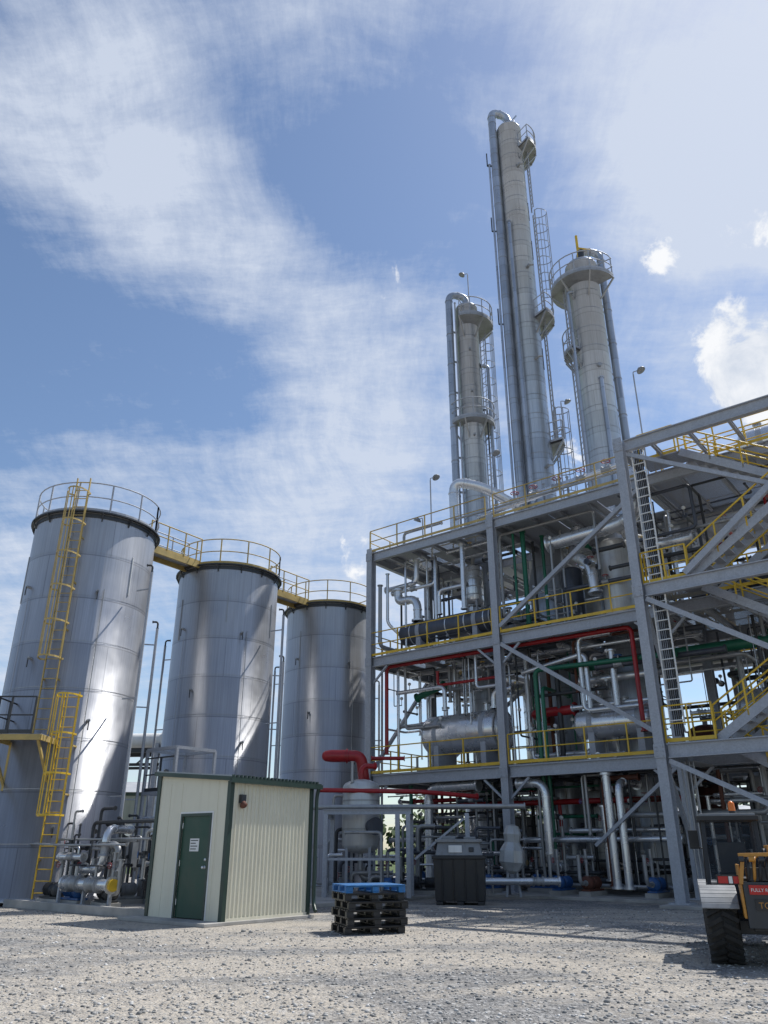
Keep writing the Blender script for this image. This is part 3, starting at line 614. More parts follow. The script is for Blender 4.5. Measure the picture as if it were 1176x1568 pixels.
b.ladder((.95,-.1,35),(.95,-.1,40.6),(0,1,0),'galv'); b.ladder((.95,-.1,20),(.95,-.1,27.6),(0,1,0),'galv')
b.tube((.35,0,41.3),(.35,0,42.4),.06,'tower'); b.tube((.35,0,42.4),(.55,0,42.7),.05,'tower'); b.beam((.75,.2,39),(.75,.2,41.9),.06,.06,'ochre')
for z in (37.7,30.3,24.4,18.2): b.tube((.2,-.7,z),(.25,-.92,z),.09,'cladd'); b.tube((.25,-.92,z),(.5,-.92,z),.05,'cladd')
for z in (31.2,34,24): b.tube((.66,-.3,z),(.66,-.3,z+1.3),.03,'dark',6)
floodlight(b,(1.2,-.8,19.7),2.0,0)
b.done('platforms_and_pipes',e)
e=column('distillation_column.002',(10.05,31.0,0),.80,28.9,.95); b=B()
b.pipe([(0,0,28.7),(0,0,29.75),(1.1,.1,29.75),(1.1,.1,15.2)],.19,'tower',16,bend=.6)
for z in range(16,29,2): b.beam((1.1,.1,z+.3),(.5,0,z+.3),.06,.1,'galv'); b.sweep([(1.1,.1,z),(1.1,.1,z+.05)],.205,16,'cladd')
ringplatform(b,27.2,.8,1.6,-4.4,-.7,'cladd'); ringplatform(b,23.3,.8,1.3,-3.7,-2.6,'cladd')
b.pipe([(-.75,-.65,26.6),(-1.0,-.65,26.6),(-1.0,-.65,15)],.06,'tower',10); b.pipe([(.0,-.9,21.5),(.0,-.9,15)],.09,'tower',10); b.tube((0,-.78,22.2),(0,-.95,22.2),.1,'cladd')
b.ladder((-1.0,-.1,15),(-1.0,-.1,28),(0,1,0),'galv'); b.tube((-.1,-.2,28.8),(-.1,-.2,30.6),.07,'yel'); b.tube((-.1,-.2,29.8),(.5,-.3,29.6),.05,'yel')
b.tube((0,-.3,29),(0,-.3,29.5),.16,'dark')
b.done('platforms_and_pipes',e)
# ------------------------------------------------------------------ flash vessel & rack in front of structure
e=empty('vertical_flash_vessel',(-.80,28.6,0)); b=B(); b.vessel((0,0,1.35),(0,0,3.75),.64,'lite',36,2,'cladd')
for k in range(4):
    a=k*math.pi/2+.6; b.beam((.56*math.cos(a),.56*math.sin(a),.09),(.56*math.cos(a),.56*math.sin(a),1.9),.09,.09,'galv')
b.tube((.35,-.5,2.2),(.5,-.75,2.2),.22,'navy',20); b.tube((.5,-.75,2.2),(.52,-.8,2.2),.28,'navy',20)
b.pipe([(0,0,3.7),(0,0,4.2),(.5,.2,4.2)],.09,'red'); b.pipe([(0,0,1.4),(0,0,.6),(.9,0,.6)],.09,'cladd'); b.pipe([(-.3,-.45,3.6),(-.3,-.45,4.3)],.05,'cladd'); valve(b,(.7,0,.6),(1,0,0),.09)
b.pipe([(-.62,-.1,3.2),(-.95,-.1,3.2),(-.95,-.1,.4)],.05,'cladd')
b.done('vessel_body',e)
e=empty('red_firewater_header'); b=B()
b.sweep([(-2.3,29.8,4.66),(-2.27,29.8,4.66),(-2.17,29.8,4.66),(-1.95,29.8,4.66),(-1.4,29.8,4.66)],[.05,.13,.19,.22,.22],18,'red')
b.pipe([(-1.4,29.8,4.66),(-.85,29.8,4.66),(-.7,29.9,3.6),(-.7,31.2,3.6)],.21,'red',18,bend=.45,fl=False)
b.pipe([(-2.3,28.0,3.35),(1.2,28.0,3.3),(3.3,29.0,3.2)],.075,'red')
b.sweep([(-1.4,29.8,4.66),(-1.34,29.8,4.66)],.26,18,'red')
b.pipe([(-.5,31,4.7),(.8,31,4.7)],.07,'red')
b.done('header_pipe',e)
e=empty('steel_pipe_rack',(-1.9,27.2,0),math.radians(-6)); b=B()
for x in (0,2.35,2.7,4.6):
    for y in (0,1.3):
        if x==2.35 and y: continue
        b.ibeam((x,y,.09),(x,y,2.55),.14,.16,'galv',t=.02,up=V((0,1,0)))
b.ibeam((-.1,0,2.62),(2.8,0,2.62),.14,.16,'galv',t=.02); b.beam((0,0,1.2),(2.3,0,1.2),.07,.08,'galv')
for x in (0,2.7,4.6): b.ibeam((x,.05,2.5),(x,1.25,2.5),.12,.14,'galv',t=.02)
b.beam((2.9,0,1.2),(4.5,0,2.4),.07,.07,'galv')
for k,(y,r,m_) in enumerate(((.25,.07,'cladd'),(.5,.05,'dark'),(1.05,.05,'cladd'))): b.pipe([(-1.2,y,2.78),(6.5,y,2.78)],r,m_)
b.pipe([(1.8,.2,.4),(1.8,.2,2.0),(.6,.2,2.0)],.05,'cladd'); b.pipe([(3.6,.3,.3),(3.6,.3,1.3),(5.4,.3,1.3)],.08,'dark')
b.done('rack_frame_and_pipes',e)
e=empty('small_pipe_manifold',(0,0,0)); b=B()
for k in range(38):
    x=-2.2+R.random()*6.5; y=28+R.random()*3.5; z=.5+R.random()*1.8; b.pipe([(x,y,.1),(x,y,z),(x+R.uniform(.5,1.5),y,z)],R.uniform(.03,.07),R.choice(['clad','cladd','dark','dark','navy']))
    if k%2: valve(b,(x,y,z*.6),(0,0,1),.06,wm=R.choice(['red','dark','blue']))
b.done('small_piping',e)
for i,(x,y,a) in enumerate(((-1.6,28.6,0),(.2,28.0,1.2),(1.3,29,0))):
    e=empty('transfer_pump' if i==0 else 'transfer_pump.%03d'%i,(x,y,.09)); b=B(); pump(b,(0,0,0),a,.8,['grey','blue','dark'][i]); b.done('pump_set',e)
e=empty('tank_transfer_manifold',(-8.0,22.6,.1),GRID); b=B()
b.pipe([(-.8,0,.55),(1.4,0,.55)],.14,'clad',14); b.pipe([(-.5,.3,.9),(.4,.3,.9),(.4,.3,1.9),(-.2,1.4,1.9)],.11,'clad',14); b.pipe([(.9,.4,.3),(.9,.4,1.5),(.0,.4,1.5)],.09,'cladd')
b.pipe([(-1.6,.2,1.2),(-.4,.2,1.2)],.08,'clad'); b.pipe([(-1.4,1,.3),(-1.4,1,2.1),(1.8,1,2.1)],.05,'dark'); b.pipe([(-3,.6,1.65),(2,.6,1.65)],.03,'cladd')
b.pipe([(-3.2,0,1.55),(-1.2,0,1.5),(1.8,0,1.5)],.03,'cladd',8)
for p,a,r in (((-.3,0,.55),(1,0,0),.14),((.6,0,.55),(1,0,0),.14),((.4,.3,1.4),(0,0,1),.11),((-1.0,.2,1.2),(1,0,0),.08),((.9,.4,1.0),(0,0,1),.09)): valve(b,p,a,r,'cladd','dark')
for x in (-1.2,0,1.2): b.beam((x,.1,0),(x,.1,.45),.08,.08,'galv')
b.sweep([(1.4,0,.55),(1.46,0,.55)],.15,14,'yel')
for k in range(48):
    q=V((R.uniform(-2.4,1.9),R.uniform(.3,3.0),R.uniform(.15,.8))); w=q+V((0,0,R.uniform(.4,1.9))); b.pipe([q,w,w+V((R.uniform(-1.1,1.1),0,0))],R.uniform(.02,.06),R.choice(['clad','cladd','dark','dark','dark']),8)
    if k%2: valve(b,(q+w)/2,(0,0,1),.055,'dark',R.choice(['dark','blue','red']))
b.bb((-.2,1.9,.0),(.5,2.4,1.3),'grey'); b.bb((-1.6,2.2,.9),(-1.1,2.4,1.7),'grey')
b.done('manifold_pipes',e)
for i,(x,y,a,c) in enumerate(((-8.4,23.4,2.4,'blue'),(-9.2,24.0,2.4,'dark'),(-7.4,23.8,.6,'grey'),(-7.2,22.4,2.2,'dark'))):
    e=empty('tank_pump' if i==0 else 'tank_pump.%03d'%i,(x,y,.1)); b=B(); pump(b,(0,0,0),a,.8,c); b.done('pump_set',e)
e=empty('overhead_pipe_bridge',(-16,36,0),math.radians(-6)); b=B()
for x in (0,6):
    for y in (0,1.6): b.ibeam((x,y,0),(x,y,5.8),.2,.2,'galv',t=.02,up=V((0,1,0)))
for y in (0,1.6): b.ibeam((-4,y,5.5),(6.2,y,5.5),.15,.2,'dark',t=.02); b.ibeam((-4,y,4.9),(6.2,y,4.9),.1,.12,'dark',t=.02)
for k in range(14): b.beam((-4+k*.7,0,4.9),(-3.3+k*.7,0,5.5) if k%2 else (-4+k*.7,0,5.5),.06,.06,'dark')
b.pipe([(-5,.4,5.95),(6.2,.4,5.95)],.33,'white',18); b.pipe([(-5,1.1,5.8),(6.2,1.1,5.8)],.15,'cladd'); b.done('bridge_truss_and_pipes',e)
e=empty('steel_utility_frame',(-8.1,27.5,0),GRID); b=B()
for x in (0,1.6):
    for y in (0,1.6): b.beam((x,y,.1),(x,y,4.6),.09,.09,'galv')
for z in (1.8,3.2,4.6):
    for a,c in (((0,0),(1.6,0)),((1.6,0),(1.6,1.6)),((1.6,1.6),(0,1.6)),((0,1.6),(0,0))): b.beam((*a,z),(*c,z),.08,.1,'galv')
b.railing([(0,0,3.25),(1.6,0,3.25)],'dark',sp=.8); b.pipe([(-.5,.4,2.4),(2.2,.4,2.4)],.1,'cladd'); b.pipe([(.5,.8,.2),(.5,.8,4.5)],.07,'cladd'); b.done('frame',e)
# ------------------------------------------------------------------ shed
e=empty('equipment_shed',(-3.48,18.55,0),GRID)
W,Dp=2.62,2.66; H=lambda x: 2.93-.085*x
b=B(); b.bb((-W-.35,-.55,0),(.12,Dp+.1,.07),'conc'); b.done('concrete_slab',e,bevel=.01)
b=B()
x0,x1=-1.62,-.62; zt=2.2
def wallquad(a,c,z0):
    b.add([(a,0,z0),(c,0,z0),(c,0,H(c)),(a,0,H(a)),(a,.08,z0),(c,.08,z0),(c,.08,H(c)),(a,.08,H(a))],[(0,1,2,3),(5,4,7,6),(0,4,5,1),(3,2,6,7),(0,3,7,4),(1,5,6,2)],'cream')
wallquad(-W,x0,.07); wallquad(x1,0,.07); wallquad(x0,x1,zt)
def ribbed(p,d,L,zf,out):
    k=int(L/.115); vs=[];pr=[]
    for i in range(k):
        t=i*L/k; s=L/k
        pr+=[(t,0),(t+s*.52,0),(t+s*.62,.022),(t+s*.9,.022)]
    pr.append((L,0))
    for t,o in pr:
        q=V(p)+V(d)*t+V(out)*o; vs+=[(q.x,q.y,.07),(q.x,q.y,zf(q.x))]
    b.add(vs,[(2*i,2*i+2,2*i+3,2*i+1) for i in range(len(pr)-1)],'cream')
ribbed((0,0,0),(0,1,0),Dp,lambda x:H(0)-.01,(1,0,0)); ribbed((0,Dp,0),(-1,0,0),W,lambda x:H(x)-.01,(0,1,0)); ribbed((-W,Dp,0),(0,-1,0),Dp,lambda x:H(-W)-.01,(-1,0,0))
for k in range(1,6):
    xx=-W+k*.44
    if not (x0-.1<xx<x1+.1): b.bb((xx-.008,-.006,.1),(xx+.008,0,2.95),'cream')
b.done('walls',e)
b=B()
def slab(xa,xb,ya,yb,z,t,m_):
    b.add([(xa,ya,H(xa)+z),(xb,ya,H(xb)+z),(xb,yb,H(xb)+z),(xa,yb,H(xa)+z),(xa,ya,H(xa)+z+t),(xb,ya,H(xb)+z+t),(xb,yb,H(xb)+z+t),(xa,yb,H(xa)+z+t)],[(0,3,2,1),(4,5,6,7),(0,1,5,4),(1,2,6,5),(2,3,7,6),(3,0,4,7)],m_)
slab(-W-.12,.16,-.14,Dp+.18,.0,.09,'dgreen'); slab(-W-.08,.12,-.1,Dp+.14,.09,.03,'cladd')
for k in range(24): y=-.1+k*.12; b.bb((.12,y,2.99),(.17,y+.05,3.05),'dgreen')
b.beam((.14,-.14,2.93),(.14,Dp+.2,2.93),.1,.1,'dgreen')
for (x,y) in ((0,0),(-W,0),(0,Dp),(-W,Dp)):
    b.bb((x-.08,y-.03 if y==0 else y-.08,.07),(x+.035,y+.08 if y==0 else y+.03,H(x)-.005),'dgreen')
b.bb((.023,.08,.07),(.032,Dp-.08,.13),'cream')
b.pipe([(.14,Dp+.1,2.9),(.08,Dp+.1,2.7),(.08,Dp+.1,.3),(.25,Dp+.0,.15)],.045,'dgreen',8,fl=False)
b.done('roof_and_trim',e)
b=B(); b.bb((x0,.02,.09),(x1,.06,zt),'door')
for a,c in (((x0-.06,-.025,.07),(x0,.05,zt+.06)),((x1,-.025,.07),(x1+.06,.05,zt+.06)),((x0,-.025,zt),(x1,.05,zt+.06))): b.bb(a,c,'dgreen')
b.bb((x0-.1,-.012,.07),(x0-.06,0,zt+.1),'white'); b.bb((x1+.06,-.012,.07),(x1+.1,0,zt+.1),'white'); b.bb((x0-.06,-.012,zt+.06),(x1+.06,0,zt+.1),'white')
b.lathe((x1-.09,.02,1.12),(0,-1,0),[(0,.035),(.02,.035),(.02,.015),(.05,.015),(.05,.03),(.075,.032),(.09,.02),(.09,0)],'clad',16); b.lathe((x1-.09,.02,1.28),(0,-1,0),[(0,.03),(.02,.03),(.02,0)],'clad',16)
for z in (.4,1.2,2.0): b.tube((x0+.005,.012,z-.06),(x0+.005,.012,z+.06),.012,'clad',8)
b.done('door',e)
b=B(); b.bb((-1.3,.012,1.45),(-.98,.0195,1.72),'white')
for k in range(4): b.bb((-1.27,.009,1.67-k*.06),(-1.27+[.26,.18,.24,.2][k],.0118,1.69-k*.06),'dark')
b.done('door_sign',e)
b=B(); b.box((.06,.32,2.55),(.1,.13,.18),'dark'); b.lathe((.08,.32,2.46),(.5,0,-1),[(-.02,.06),(.06,.09),(.1,.06),(.12,0)],'rust',14); b.done('wall_light',e)
# ------------------------------------------------------------------ pallets
e=empty('pallet_stack',(-.3,17.2,0),math.radians(20))
def pallet(b,z,m_,dx=0,dy=0,rz=0):
    c,s=math.cos(rz),math.sin(rz)
    def bx(cx,cy,cz,sx,sy,sz,mm): b.box((cx*c-cy*s+dx,cx*s+cy*c+dy,z+cz),(sx,sy,sz),mm,rz=rz)
    for k in range(7): bx(0,-.47+k*.157,.128,1.2,.10,.022,m_)
    for x in (-.54,0,.54):
        for y in (-.44,0,.44): bx(x,y,.068,.14,.12,.09,m_)
        bx(x,0,.011,.13,1.02,.022,m_)
    for y in (-.44,0,.44): bx(0,y,.107,1.2,.1,.018,m_)
for i in range(6):
    b=B(); pallet(b,.003+i*.143,'wood' if i<5 else 'bluepal',R.uniform(-.035,.035),R.uniform(-.035,.035),R.uniform(-.05,.05)); b.done('pallet_%d'%(i+1),e,bevel=.004)
# ------------------------------------------------------------------ bulk bin
e=empty('plastic_bulk_bin',(2.3,25.6,0),math.radians(-8)); b=B()
b.add([(-.72,-.6,.1),(.72,-.6,.1),(.72,.6,.1),(-.72,.6,.1),(-.76,-.64,1.25),(.76,-.64,1.25),(.76,.64,1.25),(-.76,.64,1.25)],[(0,3,2,1),(4,5,6,7),(0,1,5,4),(1,2,6,5),(2,3,7,6),(3,0,4,7)],'black')
b.bb((-.8,-.68,1.22),(.8,.68,1.32),'black')
for x in (-.5,-.17,.17,.5): b.bb((x-.02,-.66,.15),(x+.02,-.61,1.22),'black')
for x in (-.6,0,.6): b.bb((x-.1,-.6,0),(x+.1,.6,.1),'black')
b.done('bin',e,bevel=.02)
b=B(); b.add([(-.70,-.6,1.321),(.70,-.6,1.321),(.70,.6,1.321),(-.70,.6,1.321),(-.62,-.5,1.68),(.62,-.5,1.68),(.62,.5,1.68),(-.62,.5,1.68)],[(0,3,2,1),(4,5,6,7),(0,1,5,4),(1,2,6,5),(2,3,7,6),(3,0,4,7)],'grey')
b.bb((-.7,-.58,1.68),(.7,.58,1.77),'grey'); b.bb((-.5,-.3,1.77),(-.1,.3,1.86),'grey'); b.bb((.15,-.3,1.77),(.5,.3,1.84),'grey'); b.bb((-.3,-.60,1.4),(.1,-.56,1.6),'white'); b.bb((.3,-.60,1.42),(.45,-.56,1.55),'dark')
b.done('grey_tote_lid',e,bevel=.015)
e=empty('wrapped_valve_station',(4.15,27.6,0)); b=B()
prof=[(0,.05),(.1,.25),(.35,.42),(.7,.40),(.95,.25),(1.2,.30),(1.45,.2),(1.5,.02)]
b.lathe((0,0,.75),(0.08,0,1),prof,'lite',8,smooth=False); b.beam((-.2,0,.09),(-.1,0,1),.07,.07,'galv'); b.beam((.25,0,.09),(.15,0,1),.07,.07,'galv')
b.pipe([(-1.2,-.2,.55),(1.5,-.2,.55)],.11,'clad'); valve(b,(.8,-.2,.55),(1,0,0),.11,wm='dark'); b.done('station',e)
# ------------------------------------------------------------------ telehandler
e=empty('telehandler',(6.26,13.55,0),math.radians(-20))
def wheel(b,x,y,r=.48,w=.46):
    sg=1 if x>0 else -1
    b.lathe((x-w/2,y,r),(1,0,0),[(0,r*.6),(0.01,r*.78),(.04,r*.93),(.09,r*.97),(w-.09,r*.97),(w-.04,r*.93),(w-.01,r*.78),(w,r*.6),(w-.1,r*.55)],'rubber',40)
    for k in range(22):
        a=k*2*math.pi/22
        for side in (0,1):
            aa=a+side*math.pi/22; c=V((x+(-w*.24 if side else w*.24),y+math.cos(aa)*r*.985,r+math.sin(aa)*r*.985))
            rad=V((0,math.cos(aa),math.sin(aa))); tan=V((0,-math.sin(aa),math.cos(aa))); ax=V((1,0,0)); ta=(tan+ax*(.5 if side else -.5)).normalized(); tb=ta.cross(rad)
            b.obox(c,tb*(w*.25),ta*.028,rad*.028,'rubber')
    o=x+sg*w*.5
    b.lathe((o-sg*.09,y,r),(sg,0,0),[(0,r*.6),(.06,r*.58),(.03,r*.4),(.02,r*.28),(.06,r*.26),(.08,r*.1),(.08,0)],'dark',24)
    for k in range(8): a=k*math.pi/4; b.tube((o-sg*.06,y+math.cos(a)*.15,r+math.sin(a)*.15),(o-sg*.02,y+math.cos(a)*.15,r+math.sin(a)*.15),.016,'dark',6)
for i,(x,y) in enumerate(((-.95,-1.25),(.95,-1.25),(-.95,1.35),(.95,1.35))):
    b=B(); wheel(b,x,y); b.done('wheel_%d'%(i+1),e)
b=B()
b.bb((-.55,-1.75,.45),(.55,1.9,.85),'dark'); b.beam((-.9,-1.25,.47),(.9,-1.25,.47),.18,.18,'dark'); b.beam((-.9,1.35,.47),(.9,1.35,.47),.18,.18,'dark')
b.bb((-.62,-1.95,.50),(.95,-1.72,1.08),'dark'); b.bb((-.66,-1.93,.62),(-.625,-1.5,1.30),'orange'); b.bb((.96,-1.93,.62),(.99,-1.5,1.30),'orange')
b.bb((-.60,-1.72,.85),(-.28,-.3,1.12),'dark'); b.bb((.3,-1.72,.85),(.6,1.7,1.12),'orange'); b.bb((.6,-1.0,.5),(1.1,.9,1.15),'orange')
for x in (-.95,.95):
    for y,aa in ((-1.25,(30,152)),(1.35,(28,150))):
        N=14; pts=[(y+math.cos(a)*.55,.48+math.sin(a)*.52) for a in [math.radians(aa[0]+i*(aa[1]-aa[0])/N) for i in range(N+1)]]
        for (a0,a1),(c0,c1) in zip(pts,pts[1:]): b.beam((x,a0,a1),(x,c0,c1),.50,.022,'grey')
b.done('chassis',e,bevel=.008)
b=B()
b.bb((-.22,-1.9,1.1),(-.14,-1.3,1.55),'orange'); b.bb((.22,-1.9,1.1),(.30,-1.3,1.55),'orange'); b.tube((-.26,-1.62,1.42),(.34,-1.62,1.42),.09,'dark',16)
b.beam((.04,-1.75,1.42),(.04,2.6,1.15),.26,.30,'orange'); b.beam((.04,2.5,1.156),(.04,3.2,1.11),.20,.22,'orange'); b.beam((.04,3.2,1.1),(.04,3.5,.5),.2,.2,'orange')
b.bb((-.5,3.45,.3),(.55,3.55,.75),'dark'); b.bb((-.4,3.55,.28),(-.28,4.6,.33),'dark'); b.bb((.32,3.55,.28),(.44,4.6,.33),'dark')
for k in range(7):
    x=-.55+k*.08; h=R.uniform(-.05,.05); b.pipe([(x,-1.75,1.0),(x+h*.5,-2.0+h,1.12),(x+.05,-1.94,1.36+h),(x+.25,-1.3,1.43)],.022,'orange' if k%3==1 else 'black',8,bend=.15,fl=False)
for k in range(6): b.tube((-.62+k*.13,-1.99,1.37),(-.55+k*.13,-1.99,1.37),.038,'orange' if k%2 else 'dark',10)
b.beam((-.62,-1.97,1.42),(.3,-1.97,1.44),.05,.05,'orange'); b.beam((-.64,-1.97,1.05),(-.56,-1.95,1.42),.05,.04,'orange')
b.bb((-.55,-1.93,1.09),(.1,-1.75,1.26),'black')
b.done('boom_and_hydraulics',e,bevel=.006)
b=B()
for x in (-1.04,-.22):
    for y,yt in ((-.55,-.42),(.75,.5)): b.beam((x,y,.9),(x+(.05 if x<-.5 else 0),yt,1.95),.06,.07,'black')
b.bb((-1.08,-.56,1.92),(-.16,.62,1.99),'black'); b.bb((-1.04,-.5,1.99),(-.2,.56,2.025),'grey'); b.bb((-1.07,-.6,.6),(-.2,.8,.98),'dark')
b.add([(-1.01,-.56,1.0),(-.24,-.56,1.0),(-.24,-.43,1.92),(-.98,-.43,1.92)],[(0,1,2,3)],'glass'); b.add([(-1.03,-.5,1.0),(-1.03,.72,1.0),(-.99,.5,1.92),(-.99,-.4,1.92)],[(0,3,2,1)],'glass'); b.add([(-.23,-.5,1.0),(-.23,.72,1.0),(-.23,.5,1.92),(-.23,-.4,1.92)],[(0,1,2,3)],'glass'); b.add([(-1.01,.76,1.0),(-.24,.76,1.0),(-.24,.52,1.92),(-.98,.52,1.92)],[(3,2,1,0)],'glass')
b.bb((-.85,-.3,1.0),(-.4,.2,1.15),'black'); b.bb((-.83,-.4,1.15),(-.42,-.28,1.6),'black'); b.tube((-.62,.6,1.0),(-.62,.4,1.35),.03,'black')
b.sweep([V((-.62,.38,1.37))+V((math.cos(t)*.17,math.sin(t)*.05,math.sin(t)*.15)) for t in [k*math.pi/8 for k in range(17)]],.014,6,'black',caps=False)
b.tube((-.5,0,2.02),(-.5,0,2.08),.05,'black'); b.lathe((-.5,0,2.08),(0,0,1),[(0,.055),(.12,.05),(.15,.02),(.155,0)],'amber',14)
b.bb((-1.24,.68,1.5),(-1.08,.7,1.8),'black'); b.beam((-1.04,.7,1.5),(-1.19,.7,1.6),.02,.02,'black')
b.done('cab',e,bevel=.006)
b=B(); b.bb((-.95,-1.88,1.04),(-.62,-1.80,1.16),'black'); b.bb((-.93,-1.893,1.055),(-.80,-1.88,1.145),'redlens'); b.bb((-.79,-1.893,1.055),(-.74,-1.88,1.145),'white'); b.bb((-.73,-1.893,1.055),(-.64,-1.88,1.145),'redlens')
b.bb((-.55,-1.975,.92),(.1,-1.952,1.04),'redlens'); b.bb((-.5,-1.972,.72),(.15,-1.952,.86),'black'); b.bb((.55,-1.97,.9),(.75,-1.952,1.04),'redlens')
b.done('rear_lights_and_plates',e)
def text(t,loc,size,mat,parent,name):
    cu=bpy.data.curves.new(name,'FONT'); cu.body=t; cu.size=size; cu.extrude=.001; o=bpy.data.objects.new(name,cu); scene.collection.objects.link(o); o.parent=parent; o.location=loc; o.rotation_euler=(math.pi/2,0,0); cu.materials.append(M[mat])
text('FULLY RENTAL',(-.53,-1.978,.958),.06,'white',e,'rental_lettering'); text('TC88282',(-.46,-1.976,.75),.11,'orange',e,'fleet_number_lettering')
# ------------------------------------------------------------------ background
def barn(name,loc,rz,w,d,h):
    e=empty(name,loc,rz); b=B(); b.bb((-w/2,0,0),(w/2,d,h),'wall2')
    for k in range(int(w/.6)): b.bb((-w/2+k*.6,-.04,0),(-w/2+k*.6+.08,0,h),'wall2')
    b.add([(-w/2-.4,-.4,h),(w/2+.4,-.4,h),(w/2+.4,d/2,h+1.6),(-w/2-.4,d/2,h+1.6),(w/2+.4,d+.4,h),(-w/2-.4,d+.4,h)],[(0,1,2,3),(3,2,4,5),(0,3,5),(1,4,2)],'roof2')
    b.bb((-2,-.1,0),(2,-.05,3.6),'dark'); b.bb((w/4,-.1,1),(w/4+1.5,-.05,2.2),'dark'); b.bb((-w/2,-.1,h-.3),(w/2,-.05,h),'dgreen'); b.done('walls_and_roof',e)
barn('metal_warehouse',(-30,78,0),.15,26,18,6.5); barn('metal_warehouse.001',(38,80,0),-.3,26,16,4.2)
mm=bpy.data.materials.new('tree_foliage'); mm.use_nodes=True; nt=mm.node_tree
g=nt.nodes.new('ShaderNodeNewGeometry'); nt.links.new(ramp(nt,g.outputs['Random Per Island'],[(0,(.02,.045,.012)),(1,(.08,.12,.03))]),nt.nodes['Principled BSDF'].inputs['Base Color']); nt.nodes['Principled BSDF'].inputs['Roughness'].default_value=.8
M['leaf']=mm; M['bark']=mk('bark',(.1,.07,.05),0,.9)
b=B()
for i in range(60):
    x=-110+i*4.0+R.uniform(-2,2); y=120+R.uniform(-12,14); h=R.uniform(6,10)
    b.sweep([(x,y,0),(x,y,h*.5),(x+.3,y,h*.85)],[.3,.2,.05],6,'bark')
    cl=[(x+R.gauss(0,h*.18),y+R.gauss(0,h*.18),h*R.uniform(.25,.95),h*R.uniform(.1,.2)) for _ in range(10)]
    for k in range(260):
        cx,cy,cz,cr=R.choice(cl); p=V((cx+R.gauss(0,cr),cy+R.gauss(0,cr),cz+R.gauss(0,cr*.7))); u=V((R.gauss(0,1),R.gauss(0,1),R.gauss(0,1))).normalized()*.5; w=u.orthogonal().normalized()*.4
        b.add([p-u,p+w,p+u,p-w],[(0,1,2,3)],'leaf')
b.done('distant_tree_line')
# ------------------------------------------------------------------ sky & sun
az=math.radians(56); el=math.radians(57)
w=bpy.data.worlds.new("World"); scene.world=w; w.use_nodes=True; nt=w.node_tree; nt.nodes.clear()
sky=nt.nodes.new('ShaderNodeTexSky'); sky.sky_type='NISHITA'; sky.sun_disc=False; sky.sun_elevation=el; sky.sun_rotation=az; sky.air_density=1.0; sky.dust_density=.5; sky.ozone_density=2.5
tc=nt.nodes.new('ShaderNodeTexCoord').outputs['Generated']; sp=nt.nodes.new('ShaderNodeSeparateXYZ'); nt.links.new(tc,sp.inputs[0])
den=mathn(nt,'ADD',mathn(nt,'MAXIMUM',sp.outputs[2],0.),.15)
cb=nt.nodes.new('ShaderNodeCombineXYZ'); nt.links.new(mathn(nt,'DIVIDE',sp.outputs[0],den),cb.inputs[0]); nt.links.new(mathn(nt,'DIVIDE',sp.outputs[1],den),cb.inputs[1])
P=cb.outputs[0]
def vm(op,a,b_=None,sc=None):
    n=nt.nodes.new('ShaderNodeVectorMath'); n.operation=op
    for i,x in ((0,a),(1,b_)):
        if x is None: continue
        if isinstance(x,tuple): n.inputs[i].default_value=x
        else: nt.links.new(x,n.inputs[i])
    if sc is not None: n.inputs['Scale'].default_value=sc
    return n.outputs[0]
wc=noisen(nt,P,1.3,2,.5).outputs['Color']
P2=vm('ADD',P,vm('SCALE',vm('SUBTRACT',wc,(.5,.5,.5)),sc=.26))
def blobs(lst):
    tot=None
    for x,z,rin,rout,wt in lst:
        d=V((x,1,z)).normalized(); n=nt.nodes.new('ShaderNodeVectorMath'); n.operation='DOT_PRODUCT'; nt.links.new(tc,n.inputs[0]); n.inputs[1].default_value=d
        mr=nt.nodes.new('ShaderNodeMapRange'); mr.interpolation_type='SMOOTHSTEP'; nt.links.new(n.outputs['Value'],mr.inputs[0]); mr.inputs[1].default_value=math.cos(math.radians(rout)); mr.inputs[2].default_value=math.cos(math.radians(rin)); mr.inputs[4].default_value=wt
        tot=mr.outputs[0] if tot is None else mathn(nt,'ADD',tot,mr.outputs[0])
    return tot
bias=blobs([(-.68,1.40,2,13,.08),(-.47,1.11,1,10,.10),(-.30,.95,1,8,.07),(-.18,.86,1,7,.07),(.012,.66,2,11,.12),(-.10,.53,2,9,.07),(.586,1.44,4,17,.14),(.66,1.15,3,10,.11),(-.1,1.55,2,10,.10),(.6,.82,2,10,.09),(-.25,.45,2,11,.05),(-.5,.2,4,14,.10),(-.05,.3,3,12,.13),
  (-.62,.75,2,12,-.09),(.12,1.1,3,13,-.10),(-.3,.66,1,7,-.05),(-.1,1.2,2,8,-.05)])
n1=noise(nt,P2,1.7,6,.62)
n2=noise(nt,mapping(nt,P2,(1.0,2.8,1),(0,0,math.radians(-58))),3.0,9,.70)
n3=noise(nt,mapping(nt,P2,(3.4,1.0,1),(0,0,math.radians(-15))),6,7,.74)
cir=mathn(nt,'ADD',mathn(nt,'ADD',mathn(nt,'MULTIPLY',n1,.40),mathn(nt,'MULTIPLY',n2,.38)),mathn(nt,'MULTIPLY',n3,.22))
cir=mathn(nt,'ADD',cir,bias)
cf=nt.nodes.new('ShaderNodeMapRange'); nt.links.new(cir,cf.inputs[0]); cf.inputs[1].default_value=.46; cf.inputs[2].default_value=.685; cf.inputs[4].default_value=.86
cfp=mathn(nt,'POWER',cf.outputs[0],1.2)
cn=noise(nt,tc,16,7,.62,.3)
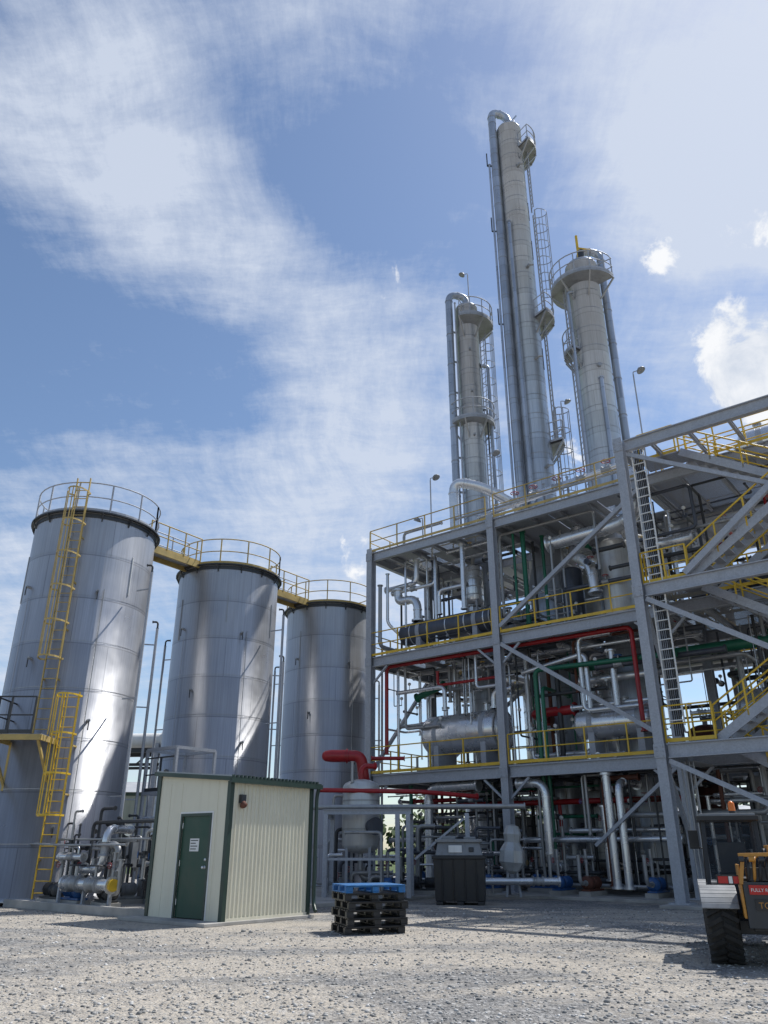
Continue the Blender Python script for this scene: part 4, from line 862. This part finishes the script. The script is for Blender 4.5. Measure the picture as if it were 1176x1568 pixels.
cbias=blobs([(.575,.72,1.5,5.2,.34),(.58,.64,1,4.2,.28),(.457,.9,.2,2.2,.20),(.43,.77,.2,1.6,.18),(-.034,.372,.3,2.8,.22),(.62,.97,.5,3,.2),(.36,.74,.2,1.5,.16),(.2,.5,.3,3,.2),(.3,.52,.3,3,.2)])
cu=nt.nodes.new('ShaderNodeMapRange'); cu.interpolation_type='SMOOTHSTEP'; nt.links.new(mathn(nt,'ADD',cn,cbias),cu.inputs[0]); cu.inputs[1].default_value=.70; cu.inputs[2].default_value=.84; cu.inputs[4].default_value=.95
bg=nt.nodes.new('ShaderNodeBackground'); nt.links.new(sky.outputs[0],bg.inputs[0]); bg.inputs[1].default_value=.14
cl=nt.nodes.new('ShaderNodeBackground'); cl.inputs[0].default_value=(.73,.80,.93,1); cl.inputs[1].default_value=.93
cl2=nt.nodes.new('ShaderNodeBackground'); nt.links.new(ramp(nt,cn,[(.35,(.66,.72,.82)),(.6,(.97,.98,1.0))]),cl2.inputs[0]); cl2.inputs[1].default_value=1.0
m1=nt.nodes.new('ShaderNodeMixShader'); nt.links.new(cfp,m1.inputs[0]); nt.links.new(bg.outputs[0],m1.inputs[1]); nt.links.new(cl.outputs[0],m1.inputs[2])
m2=nt.nodes.new('ShaderNodeMixShader'); nt.links.new(cu.outputs[0],m2.inputs[0]); nt.links.new(m1.outputs[0],m2.inputs[1]); nt.links.new(cl2.outputs[0],m2.inputs[2])
out=nt.nodes.new('ShaderNodeOutputWorld'); nt.links.new(m2.outputs[0],out.inputs[0])
sd=V((math.sin(az)*math.cos(el),math.cos(az)*math.cos(el),math.sin(el)))
L=bpy.data.lights.new('sun','SUN'); L.energy=5.0; L.angle=math.radians(.55); L.color=(1,.975,.93); lo=bpy.data.objects.new('sun',L); scene.collection.objects.link(lo)
lo.rotation_euler=sd.to_track_quat('Z','Y').to_euler(); lo.location=(20,10,60)
# ------------------------------------------------------------------ camera
cam=bpy.data.cameras.new('camera'); cam.sensor_fit='VERTICAL'; cam.sensor_height=36; cam.lens=27.05; cam.clip_end=3000; cam.clip_start=.1
co=bpy.data.objects.new('camera',cam); co.location=(0,0,1.5); co.rotation_euler=(math.radians(90+23.65),0,0); scene.collection.objects.link(co); scene.camera=co
scene.view_settings.view_transform='Standard'; scene.view_settings.look='None'; scene.view_settings.exposure=0
